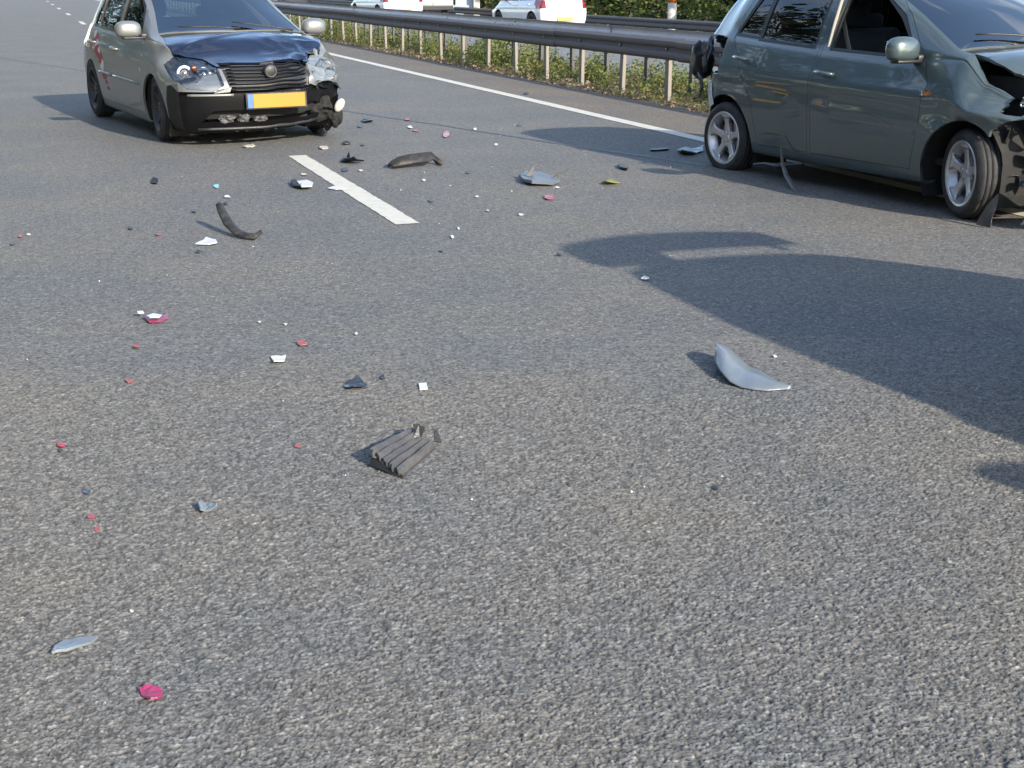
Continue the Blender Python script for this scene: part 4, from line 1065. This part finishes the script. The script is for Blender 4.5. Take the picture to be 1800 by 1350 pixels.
part('torn_arch_edge', 'plastic', lambda bm: tube(bm, [(-.40, -.76, .735), (-.33, -.78, .70), (-.30, -.79, .63), (-.31, -.80, .55)], [.008, .014, .014, .006], 6))
part('door_seal', 'trim', lambda bm: tube(bm, [(1.045, -.70, .965), (1.05, -.665, 1.12), (1.065, -.60, 1.36)], .011, 6))
part('seat_belt', 'trim', lambda bm: sheet(bm, [(.98, -.60, 1.26), (1.02, -.60, 1.26), (1.20, -.52, .60), (1.16, -.52, .60)], .003, .01, 2))
part('hanging_sill_strip', 'greyplastic', lambda bm: tube(bm, [(.72, -.805, .36), (.75, -.82, .27), (.80, -.84, .18), (.92, -.89, .11), (1.10, -.96, .05), (1.26, -1.0, .012)], [.003, .006, .012, .017, .017, .010], 6))
part('torn_sill_trim', 'plastic', lambda bm: tube(bm, [(.42, -.80, .13), (.55, -.80, .15), (.70, -.81, .15), (.95, -.78, .19)], [.012, .014, .018, .010], 6))
part('rear_suspension', 'steel', lambda bm: (tube(bm, [(.0, -.62, .24), (0, .62, .24)], .03, 8), tube(bm, [(-.05, -.60, .28), (-.12, -.58, .60)], .03, 8)))
part('scratch_and_reflection', 'greyshell', lambda bm: tube(bm, [(1.10, -.808, .60), (1.35, -.808, .585), (1.62, -.808, .565), (1.82, -.806, .52)], .0016, 5))
part('scratch_and_reflection', 'plate', lambda bm: tube(bm, [(.60, -.803, .655), (.69, -.8055, .65), (.78, -.8055, .643)], .005, 5))  # yellow reflection on the door, put in as a coloured bar

# ------------------------------------------------------------------ car standing out of the frame on the right: it casts the big shadow
def dmg0(p): return p
rootC = empty('unseen_grey_hatchback', RP(4.24, 2.78), math.atan2(-U.y, -U.x))
tag(rootC, 'unseen dark grey hatchback with an added roof plate shaping its shadow, standing nearest the camera right of the wrecks', 'car')
spC = hatch_spec('silver'); spC['wheelstyle'] = 'alloy'
PC, SC = build_car(rootC, spC, M['greycar'], dict(rbumpmat=M['plastic']))
bm = bmesh.new()  # added unseen plate, shaped to cast the shadow's upper lobe and light slit
for i in range(9):
    t = i / 8
    for j in range(9):
        y = -.56 + 1.20 * j / 8; q = 1 - (abs(y - .04) / .60) ** 2 * .28
        bm.verts.new((-.345 - (.42 * t) * q, y, 1.458 + .04 * t - .03 * (y / .6) ** 2))
bm.verts.ensure_lookup_table()
for i in range(8):
    for j in range(8): bm.faces.new([bm.verts[k] for k in (i * 9 + j, i * 9 + j + 1, (i + 1) * 9 + j + 1, (i + 1) * 9 + j)])
bmesh.ops.solidify(bm, geom=bm.faces, thickness=.03)
frombm('shadow_lobe_plate', bm, M['greycar'], rootC, True)
part('shadow_slit_block', 'plastic', lambda bm: (box(bm, (-.38, -.38, 1.44), (.34, .40, .09)), box(bm, (-.30, .5, 1.45), (.16, .03, .05))), parent=rootC)  # added blocks that narrow the light slit in the cast shadow

# ------------------------------------------------------------------ traffic on the opposite carriageway
spW = hatch_spec('silver'); spW['wheelstyle'] = 'dark'; spW['ns'] = 70
def on_opposite(px, py, back): 
    p = G(px, py); return p
pw = G(976, 55, -.2)
rootW = empty('white_hatchback', (pw.x, pw.y, -.2), math.atan2(U.y, U.x) + R(4))
rootW.scale = (1.06, 1.06, 1.0)
tag(rootW, 'white hatchback with dark rear window driving away on the opposite carriageway', 'car')
build_car(rootW, spW, M['white'], {})
part('licence_plate', 'paleplate', lambda bm: box(bm, (-.675, 0, .40), (.02, .52, .11)), parent=rootW)
p2 = G(700, 35, -.2)
def copy_car(src, name, loc, rz, label, pm, scale=(1, 1, 1)):
    c_ = copy_tree(src); c_.name = name; c_.location = loc; c_.rotation_euler = (0, 0, rz); c_.scale = scale; tag(c_, label, 'car')
    if pm:
        def walk(o_):
            for ch in [x for x in bpy.data.objects if x.parent == o_]:
                if ch.type == 'MESH' and len(ch.data.materials) and ch.data.materials[0] == M['white']:
                    ch.material_slots[0].link = 'OBJECT'; ch.material_slots[0].material = pm
                walk(ch)
        walk(c_)
    return c_
copy_car(rootW, 'white_hatchback', (p2.x, p2.y, -.2), math.atan2(U.y, U.x) + R(6), 'farther white car beside the white van on the opposite carriageway', None, (1.12, 1.12, 1))
p3 = G(518, 20, -.2)
copy_car(rootW, 'dark_car', (p3.x, p3.y, -.2), math.atan2(U.y, U.x), 'distant dark car seen just above the silver car on the opposite carriageway', M['darkcar'])
# white van
p4 = G(752, 32, -.2)
rootV = empty('white_van', (p4.x + .2, p4.y + .6, -.2), math.atan2(U.y, U.x)); tag(rootV, 'white van with a dark rear window on the opposite carriageway', 'van')
def vanbody(bm):
    prof = [(0, .35), (-.02, 1.2), (.05, 1.95), (.25, 2.08), (3.4, 2.10), (3.9, 1.95), (4.6, 1.25), (5.2, 1.05), (5.35, .8), (5.35, .35)]
    a = [bm.verts.new((x, .95 - .06 * max(0, z - 1), z)) for x, z in prof]; b2 = [bm.verts.new((x, -.95 + .06 * max(0, z - 1), z)) for x, z in prof]
    bm.faces.new(a); bm.faces.new(b2[::-1])
    for i in range(len(prof)): bm.faces.new((a[i], b2[i], b2[(i + 1) % len(prof)], a[(i + 1) % len(prof)]))
    bmesh.ops.recalc_face_normals(bm, faces=bm.faces); bmesh.ops.bevel(bm, geom=list(bm.edges), offset=.05, segments=3, affect='EDGES')
part('body', 'white', vanbody, rootV, True)
for y_ in (-.42, .42): part('rear_window', 'blackpaint', lambda bm: box(bm, (-.012, y_, 1.42), (.03, .70, .62), bev=.01), rootV)
part('rear_door_gap', 'plastic', lambda bm: box(bm, (-.022, 0, 1.1), (.02, .012, 1.4)), rootV)
part('rear_bumper', 'plastic', lambda bm: box(bm, (-.05, 0, .42), (.14, 1.8, .20), bev=.03), rootV)
for y_ in (-.86, .86): part('taillight', 'redlens', lambda bm: box(bm, (-.015, y_, .95), (.04, .10, .42), bev=.01), rootV)
for x_ in (.95, 4.3):
    for y_ in (-.85, .85): wheel(rootV, (x_, y_, .34), 1 if y_ > 0 else -1, .34, .21, .21, 'dark')

# ------------------------------------------------------------------ poles beyond the far barrier
p = G(1181, 38)
t = empty('marker_post', (p.x, p.y, -.6)); tag(t, 'white roadside post with an orange top behind the far barrier', 'post')
bm = bmesh.new(); lathe(bm, [(.001, 0), (.17, 0), (.16, .05), (.155, 1.24), (.001, 1.24)], 24, 'z'); frombm('shaft', bm, M['cream'], t, True)
bm = bmesh.new(); lathe(bm, [(.001, 1.24), (.165, 1.24), (.165, 1.56), (.12, 1.64), (.001, 1.64)], 24, 'z'); frombm('cap', bm, M['orange'], t, True)
p = G(817, 18)
t = empty('gantry_leg', (p.x, p.y, 0)); tag(t, 'blue grey sign gantry leg standing behind the far barrier', 'gantry leg')
bm = bmesh.new(); box(bm, (0, 0, 2.7), (.9, .6, 6.6), bev=.04); box(bm, (0, 0, .12), (1.1, .9, .24)); frombm('column', bm, M['bluepanel'], t)
p = G(838, 18.5)
bm = bmesh.new(); box(bm, (0, 0, 2.3), (.30, .24, 5.8), bev=.02); box(bm, (0, 0, .05), (.45, .4, .10)); o = frombm('sign_post', bm, M['cream'], None); o.location = (p.x, p.y, 0)
tag(o, 'pale cream post right beside the blue grey gantry leg', 'post')

# ------------------------------------------------------------------ debris on the asphalt
GRP = 'crash debris scattered on the road'
def px_size(px, py): 
    a = G(px, py); b2 = G(px + 1, py); return (b2 - a).length
def finish(o, label, cat='debris'): return tag(o, label, cat, GRP)
def flat_shard(name, outline, mm, label, th=.004, lift=.004, curl=.0, seed=0, sub=2, tilt=0):
    """outline in photograph pixels of a piece lying on the ground"""
    P_ = [G(x, y) for x, y in outline]; c_ = sum(P_, Vector()) / len(P_)
    bm = bmesh.new(); L_ = [p - c_ for p in P_]; ext = max(p.length for p in L_)
    vs_ = [bm.verts.new(p) for p in L_]; f_ = bm.faces.new(vs_); bmesh.ops.triangulate(bm, faces=[f_])
    bmesh.ops.subdivide_edges(bm, edges=list(bm.edges), cuts=sub, use_grid_fill=True)
    rs = random.Random(seed + 1); ang = rs.uniform(0, 6.28); dx_, dy_ = math.cos(ang), math.sin(ang)
    for v_ in bm.verts:
        t = (v_.co.x * dx_ + v_.co.y * dy_) / ext
        v_.co.z = curl * t * t + curl * .3 * noise.noise(v_.co * (3 / ext) + Vector((seed, 0, 0))) + tilt * (t + 1) * .5
    mn = min(v_.co.z for v_ in bm.verts)
    for v_ in bm.verts: v_.co.z += lift - mn
    bmesh.ops.recalc_face_normals(bm, faces=bm.faces)
    bmesh.ops.solidify(bm, geom=list(bm.faces), thickness=th)
    o = frombm(name, bm, M[mm]); o.location = c_
    mn = min(v_.co.z for v_ in o.data.vertices); o.location.z = .0045 - mn
    return finish(o, label)
def blob(px, py, wpx, hpx, mm, label, name='debris_chip', seed=0, curl=None, th=.004, n=7):
    rs = random.Random(seed * 7 + int(px)); pts = []
    for i in range(n):
        a = 2 * math.pi * i / n + rs.uniform(-.25, .25); r_ = rs.uniform(.72, 1.12)
        pts.append((px + wpx / 2 * r_ * math.cos(a), py + hpx / 2 * r_ * math.sin(a)))
    s_ = px_size(px, py) * wpx
    return flat_shard(name, pts, mm, label, th=max(.0025, s_ * .05), curl=s_ * .16 if curl is None else curl, seed=seed + int(px), tilt=s_ * .08)

# ribbed grille fragment
def ribbed():
    A, B, C_, D_ = G(652, 822), G(708, 843), G(768, 790), G(724, 776)
    o0 = (A + B + C_ + D_) / 4; e = empty('grille_fragment', o0); finish(e, 'dark ribbed plastic grille fragment lying in the near middle of the road')
    ns = 5; bmS = bmesh.new(); 
    def prof(t):  # cross profile over A->B
        return .045 * math.sin(math.pi * min(1, t * 1.05)) ** .7
    lenw = 10
    vs_ = {}
    NT = 40
    for i in range(NT + 1):
        t = i / NT
        for j in range(lenw + 1):
            u = j / lenw; lo_ = A.lerp(B, t); hi_ = D_.lerp(C_, t); p = lo_.lerp(hi_, u) - o0
            tt = (t * ns) % 1.0
            z = .010 + .040 * (1 - t) * (1 - .35 * u) + (.010 if tt < .55 else -.004) + .004 * noise.noise(Vector((t * 6, u * 5, 1)))
            if t > .9: z = max(.006, z - .02)
            jag = .03 * noise.noise(Vector((t * 9, 2, 5))) if j == lenw else (.012 * noise.noise(Vector((t * 12, 8, 5))) if j == 0 else 0)
            d_ = (hi_ - lo_).normalized(); vs_[(i, j)] = bmS.verts.new(p + d_ * jag + Vector((0, 0, z)))
    for i in range(NT):
        for j in range(lenw): bmS.faces.new((vs_[(i, j)], vs_[(i + 1, j)], vs_[(i + 1, j + 1)], vs_[(i, j + 1)]))
    bmesh.ops.recalc_face_normals(bmS, faces=bmS.faces); bmesh.ops.solidify(bmS, geom=list(bmS.faces), thickness=.004)
    frombm('ribbed_plate', bmS, M['greyplastic'], e)
    bm = bmesh.new()
    h = C_ - o0
    sheet(bm, [h + Vector((-.075, .00, .02)), h + Vector((-.05, .01, .015)), h + Vector((-.035, .03, .055)), h + Vector((-.055, .035, .06))], .005, .01, 2)
    frombm('broken_clip', bm, M['plastic'], e); bm = bmesh.new()
    sheet(bm, [h + Vector((-.01, .00, .02)), h + Vector((.01, .01, .015)), h + Vector((.0, .03, .045)), h + Vector((-.012, .03, .05))], .005, .01, 4)
    frombm('broken_clip', bm, M['plastic'], e); bm = bmesh.new()
    k = D_ - o0; sheet(bm, [k + Vector((-.03, .0, .02)), k + Vector((.01, .01, .02)), k + Vector((.02, .04, .05)), k + Vector((-.0, .02, .055))], .005, .01, 5)
    frombm('broken_clip', bm, M['plastic'], e)
    bm = bmesh.new(); a = A - o0; b2 = B - o0
    sheet(bm, [a + Vector((.01, .0, .045)), a + Vector((-.005, -.01, .012)), b2 + Vector((.0, -.004, .003)), b2 + Vector((.0, .0, .012))], .004, .004, 6)
    frombm('front_lip', bm, M['plastic'], e)
ribbed()
# grey curled shell
def curled():
    # centreline from raised left end to pointed right tip
    cl = [((1258, 641), .060, 20), ((1272, 650), .050, 34), ((1290, 660), .028, 38), ((1310, 668), .012, 34), ((1330, 674), .014, 30), ((1352, 680), .010, 20), ((1374, 684), .008, 8), ((1390, 687), .006, 1)]
    bm = bmesh.new(); rows = []; o0 = G(1310, 668)
    for (q, z, wpx) in cl:
        row = []
        for j in range(7):
            v = j / 6 - .5; p = G(q[0] + v * wpx * (-.4), q[1] + v * wpx); p.z = 0
            hz = z * (1 - .45 * (v + .5)) + .012 * math.cos(v * math.pi) * (1 if z < .05 else 2.0) + .005
            row.append(bm.verts.new(p - o0 + Vector((0, 0, hz))))
        rows.append(row)
    for a, b2 in zip(rows[:-1], rows[1:]):
        for j in range(6): bm.faces.new((a[j], a[j + 1], b2[j + 1], b2[j]))
    bmesh.ops.subdivide_edges(bm, edges=list(bm.edges), cuts=2, use_grid_fill=True, smooth=1)
    bmesh.ops.recalc_face_normals(bm, faces=bm.faces); bmesh.ops.solidify(bm, geom=list(bm.faces), thickness=.004)
    o = frombm('shell_fragment', bm, M['greyshell'], None, True); o.location = o0; finish(o, 'pale grey curled shell fragment with a raised end near the big shadow')
    mn = min(v_.co.z for v_ in o.data.vertices); o.location.z = .004 - mn
curled()
def strip_piece(name, pts, mm, label, wd=.03, th=.006, twist=0):
    """pts: (px,py,z,width)"""
    o0 = G(pts[0][0], pts[0][1]); bm = bmesh.new(); rows = []; W3 = [G(a, b2) + Vector((0, 0, z)) for a, b2, z, w_ in pts]
    for i, p in enumerate(W3):
        d_ = (W3[min(i + 1, len(W3) - 1)] - W3[max(i - 1, 0)]); d_.z = 0; d_.normalize(); s_ = Vector((-d_.y, d_.x, 0)); w_ = pts[i][3]
        a = twist * i / len(W3); s2 = s_ * math.cos(a) + Vector((0, 0, 1)) * math.sin(a); rows.append([bm.verts.new(p - o0 + s2 * w_ * k + Vector((0, 0, .012 * (1 - abs(k) * 2) * (w_ / .05)))) for k in (-.5, -.3, 0, .3, .5)])
    for a, b2 in zip(rows[:-1], rows[1:]):
        for j in range(4): bm.faces.new((a[j], a[j + 1], b2[j + 1], b2[j]))
    bmesh.ops.recalc_face_normals(bm, faces=bm.faces); bmesh.ops.solidify(bm, geom=list(bm.faces), thickness=th)
    o = frombm(name, bm, M[mm], None, True); o.location = o0; mn = min(v_.co.z for v_ in o.data.vertices); o.location.z = .004 - mn
    return finish(o, label)
strip_piece('rubber_strip', [(388, 402, .13, .04), (392, 405, .10, .05), (402, 411, .05, .055), (416, 417, .02, .05), (432, 421, .012, .045), (448, 423, .014, .04), (461, 421, .035, .025)], 'brownplastic', 'twisted dark strip with a raised end beside the white scrap', th=.012, twist=.9)
strip_piece('bumper_strip', [(686, 297, .02, .07), (700, 295, .04, .16), (720, 293, .05, .17), (742, 291, .055, .16), (758, 288, .06, .12), (770, 289, .03, .04), (777, 292, .02, .03)], 'brownplastic', 'long scuffed brown and black bumper strip right of the lane dash', th=.02, twist=.5)
# grey bracket with prong
o = flat_shard('bracket_fragment', [(915, 315), (925, 309), (950, 311), (972, 318), (984, 323), (972, 328), (935, 328), (919, 323)], 'slate', 'grey blue bracket fragment with a prong sticking up', th=.02, curl=.03, seed=4)
bm = bmesh.new(); sheet(bm, [(-.08, .02, .01), (-.035, .02, .01), (-.03, .06, .085), (-.045, .07, .09)], .006, .015, 3); frombm('prong', bm, M['greyplastic'], o)
bm = bmesh.new(); sheet(bm, [(.10, -.06, .01), (.19, -.02, .05), (.21, .0, .055), (.12, -.02, .02)], .006, .01, 3); frombm('tab', bm, M['brownplastic'], o)
flat_shard('trim_blade', [(93, 1157), (97, 1144), (112, 1135), (140, 1130), (174, 1129), (160, 1137), (130, 1147), (104, 1155)], 'greyshell', 'blue grey pointed trim blade lying at the lower left', th=.006, curl=.012, seed=2, sub=1)
flat_shard('magenta_shard', [(244, 1218), (262, 1214), (284, 1218), (287, 1226), (278, 1239), (266, 1240), (250, 1230)], 'magenta', 'magenta lens shard at the bottom left of the road', curl=.014, seed=3)
flat_shard('dark_shard', [(604, 684), (614, 677), (632, 673), (645, 680), (640, 685), (622, 689)], 'bluebit', 'dark navy shard left of the small white square chip', curl=.02, seed=5)
flat_shard('white_chip', [(736, 678), (750, 677), (752, 687), (738, 689)], 'whitebit', 'small square white chip in the middle of the road', curl=.002, seed=6)
flat_shard('white_chip', [(476, 630), (485, 629), (495, 630), (503, 629), (500, 639), (482, 642)], 'whitebit', 'crescent shaped bluish white chip next to the faint red shard', curl=.008, seed=7)
flat_shard('paper_scrap', [(343, 431), (357, 425), (363, 420), (380, 424), (382, 430), (366, 433)], 'whitebit', 'white paper like scrap below the twisted dark strip', curl=.012, seed=8)
o = flat_shard('broken_lens', [(252, 560), (262, 563), (284, 561), (296, 554), (296, 563), (282, 569), (262, 570)], 'magenta', 'purple red broken lens with a white centre on the left of the road', curl=.010, seed=9)
p0 = o.location.copy()
for nm, pl in (('white_centre', [(258, 565), (270, 561), (285, 564), (280, 568), (264, 568)]), ('white_tip', [(241, 557), (252, 556), (254, 560), (243, 560)])):
    bm = bmesh.new(); sheet(bm, [Vector((q.x, q.y, .022)) for q in [G(a, b2) - p0 for a, b2 in pl]], .004, .002, 2); frombm(nm, bm, M['whitebit'], o)
o = flat_shard('black_and_white_shard', [(511, 323), (520, 322), (532, 329), (528, 334), (516, 331)], 'bumper', 'black shard with a white painted side left of the lane dash', curl=.03, seed=10, th=.012)
bm = bmesh.new(); p0 = o.location.copy(); sheet(bm, [Vector((q.x, q.y, .030)) for q in [G(a, b2) - p0 for a, b2 in ((522, 326), (540, 324), (551, 328), (549, 334), (530, 335))]], .006, .004, 2); frombm('painted_side', bm, M['whitebit'], o)
flat_shard('white_sliver', [(576, 333), (588, 329), (604, 329), (606, 334), (590, 335)], 'whitebit', 'white sliver touching the left side of the lane dash', curl=.004, seed=11)
flat_shard('black_claw', [(599, 286), (608, 284), (614, 281), (618, 285), (640, 286), (622, 290), (606, 288)], 'bumper', 'black claw shaped piece right of the far end of the lane dash', curl=.05, seed=12, th=.012)
flat_shard('silver_sliver', [(1190, 266), (1205, 262), (1222, 263), (1236, 262), (1236, 268), (1218, 273), (1198, 275)], 'greyshell', 'silver sliver lying against the rear wheel of the green car', curl=.05, seed=13, th=.008)
flat_shard('black_bar', [(1143, 264), (1174, 262), (1175, 265), (1144, 267)], 'bumper', 'thin black bar in the shade behind the green car', curl=.006, seed=14, th=.01)
flat_shard('black_bar', [(1086, 293), (1091, 292), (1104, 297), (1102, 301), (1090, 298)], 'bumper', 'short black bar at the edge of the green car shadow', curl=.004, seed=15, th=.015)
flat_shard('silver_curl', [(348, 898), (356, 892), (366, 893), (384, 900), (380, 906), (352, 906)], 'greyshell', 'small curled silver scrap at the left of the road', curl=.03, seed=16)
bits = [
 (532, 607, 26, 9, 'dullred', 'faint red shard beside the crescent white chip'),
 (380, 329, 15, 8, 'cyanbit', 'small pale cyan chip in front of the silver car'),
 (400, 348, 16, 4, 'whitebit', 'thin silver white sliver just below the cyan chip'),
 (397, 359, 8, 6, 'plastic', 'small dark crumb under the thin white sliver'),
 (341, 374, 8, 4, 'plastic', 'tiny dark crumb above the twisted strip'),
 (272, 320, 17, 14, 'bumper', 'small twisted black bit on the road left of the cyan chip'),
 (230, 402, 10, 8, 'plastic', 'round black crumb left of the twisted strip'),
 (279, 414, 12, 4, 'dullred', 'dark reddish sliver left of the white scrap'),
 (36, 417, 9, 5, 'dullred', 'small dull red chip at the left border'),
 (51, 414, 12, 4, 'whitebit', 'thin white sliver beside the dull red chip at the left border'),
 (22, 430, 9, 6, 'plastic', 'small grey black crumb at the left border'),
 (606, 300, 13, 9, 'bumper', 'black lump touching the right edge of the lane dash'),
 (570, 261, 22, 8, 'cream', 'cream white flake just beyond the end of the lane dash'),
 (436, 259, 30, 5, 'cream', 'flat pale flake right under the bumper of the silver car'),
 (534, 308, 14, 5, 'cream', 'pale flake left of the lane dash'),
 (610, 254, 20, 4, 'plastic', 'thin dark sliver beyond the black claw'),
 (638, 256, 9, 5, 'plastic', 'dark crumb right of the thin dark sliver'),
 (645, 214, 26, 7, 'bumper', 'black splinter right of the silver car'),
 (633, 223, 11, 6, 'bumper', 'black crumb just below the black splinter'),
 (721, 225, 14, 5, 'whitebit', 'white sliver on the tar joint side of the red chunk'),
 (731, 231, 12, 4, 'dullred', 'dark red sliver under the white sliver near the tar joint'),
 (716, 211, 10, 6, 'dullred', 'dull red crumb lying on the tar joint'),
 (785, 238, 16, 13, 'red', 'bright red chunk in the middle behind the lane dash'),
 (835, 228, 9, 7, 'whitebit', 'round white chip on the tar joint'),
 (872, 255, 9, 5, 'whitebit', 'small white chip right of the red chunk'),
 (912, 221, 8, 5, 'bumper', 'small black crumb above the green car shadow'),
 (925, 165, 10, 4, 'plastic', 'dark flake near the solid edge line'),
 (965, 349, 24, 10, 'red', 'red shard just below the grey bracket fragment'),
 (979, 331, 12, 4, 'whitebit', 'white sliver at the right end of the grey bracket fragment'),
 (1072, 323, 36, 8, 'lime', 'lime yellow paint flake in front of the green car shadow'),
 (1134, 492, 20, 9, 'whitebit', 'white and grey chip at the edge of the big shadow'),
 (1362, 629, 10, 5, 'whitebit', 'small white chip above the curled grey shell'),
 (108, 786, 20, 10, 'red', 'small red flake near the left border'),
 (106, 795, 10, 6, 'plastic', 'black crumb under the small red flake near the left border'),
 (524, 787, 16, 8, 'dullred', 'dull red flake left of the ribbed grille fragment'),
 (161, 912, 18, 9, 'red', 'bright red flake below the navy blue chip at left'),
 (171, 935, 13, 8, 'dullred', 'pinkish flake just under the bright red flake at left'),
 (152, 868, 21, 11, 'bluebit', 'navy blue chip left of the silver curl'),
 (673, 666, 10, 9, 'plastic', 'round dark pebble above the navy shard'),
 (745, 318, 9, 5, 'whitebit', 'white speck right of the lane dash middle'),
 (838, 347, 9, 4, 'whitebit', 'white speck left of the red shard'),
 (857, 372, 8, 4, 'cream', 'pale speck between the lane dash and the red shard'),
 (916, 379, 13, 4, 'whitebit', 'flat white sliver below the grey bracket fragment'),
 (795, 418, 8, 10, 'whitebit', 'white chip below the near end of the lane dash'),
 (806, 403, 6, 6, 'whitebit', 'white speck just above the chip below the lane dash'),
 (758, 354, 10, 6, 'plastic', 'dark crumb right of the lane dash'),
 (822, 305, 8, 5, 'plastic', 'dark crumb right of the long bumper strip'),
 (634, 301, 10, 5, 'cream', 'small pale chip right of the lane dash'),
 (626, 589, 8, 5, 'whitebit', 'tiny white chip right of the faint red shard'),
 (776, 443, 9, 4, 'plastic', 'dark flake below the lane dash, left of the white chip'),
 (985, 450, 16, 3, 'plastic', 'thin dark splinter at the tip of the big shadow'),
 (240, 612, 16, 7, 'dullred', 'faint red speck below the purple lens'),
 (228, 673, 18, 8, 'dullred', 'faint red flake at the left, above the near red flakes'),
 (352, 445, 16, 4, 'plastic', 'dark sliver below the white paper scrap'),
 (1258, 861, 12, 9, 'plastic', 'small dark chip right of the ribbed grille fragment'),
 (456, 568, 8, 4, 'cream', 'pale speck right of the purple lens'),
 (502, 572, 10, 4, 'cream', 'pale speck above the faint red shard'),
 (232, 1078, 9, 6, 'cream', 'pale speck above the blue grey trim blade'),
 (575, 205, 12, 5, 'plastic', 'dark flake by the smashed corner of the silver car'),
]
for k, (x, y, w_, h_, mm, lab) in enumerate(bits):
    nm = {'dullred': 'red_chip', 'red': 'red_chip', 'whitebit': 'white_chip', 'cream': 'pale_chip', 'lime': 'lime_flake', 'cyanbit': 'cyan_chip', 'bluebit': 'blue_chip'}.get(mm, 'dark_chip')
    blob(x, y, w_ * (.78 if mm in ('whitebit', 'cream') else .9), h_ * (.75 if mm in ('whitebit', 'cream') else .9), mm, lab, nm, k)
# torn metal under the smashed corner
strip_piece('torn_metal_piece', [(545, 228, .05, .06), (556, 231, .05, .08), (565, 236, .04, .07), (572, 240, .02, .04)], 'greyshell', 'torn silver metal piece on the asphalt under the smashed corner', th=.008, twist=.6)
# fine glass grit: countless crumbs
rs = np.random.RandomState(4); v, f = [], []
for k in range(110):
    if rs.rand() < .8: px_, py_ = rs.normal(760, 260), 215 + abs(rs.normal(0, 130))
    else: px_, py_ = rs.uniform(20, 1500), rs.uniform(200, 900)
    if not (0 < px_ < 1750 and 180 < py_ < 1200): continue
    p = G(px_, py_); s_ = rs.uniform(.0015, .004) * (1.0 + .6 * rs.rand()); a = rs.rand() * 6.28; i0 = len(v)
    for q in range(3): v.append((p.x + s_ * math.cos(a + q * 2.1), p.y + s_ * math.sin(a + q * 2.1), .0045))
    v.append((p.x, p.y, .0045 + s_ * 1.1)); f += [(i0, i0 + 1, i0 + 3), (i0 + 1, i0 + 2, i0 + 3), (i0 + 2, i0, i0 + 3)]
o = frompy('glass_grit', v, f, M['whitebit']); tag(o, 'fine crumbs of broken glass strewn between the two wrecked cars', 'glass crumbs', kind='stuff')

# the bodies sit low on their wheels after the crash
def settle(root, drop, pitch, pivot):
    Mx = Matrix.Translation((pivot, 0, -drop)) @ Matrix.Rotation(pitch, 4, 'Y') @ Matrix.Translation((-pivot, 0, 0))
    for o_ in [x for x in bpy.data.objects if x.parent == root and not x.name.startswith('wheel') or x.parent == root and x.name.startswith('wheel_arch')]:
        o_.matrix_basis = Mx @ o_.matrix_basis
settle(rootA, .065, 0, 0)
settle(rootB, .025, -.012, 2.4)
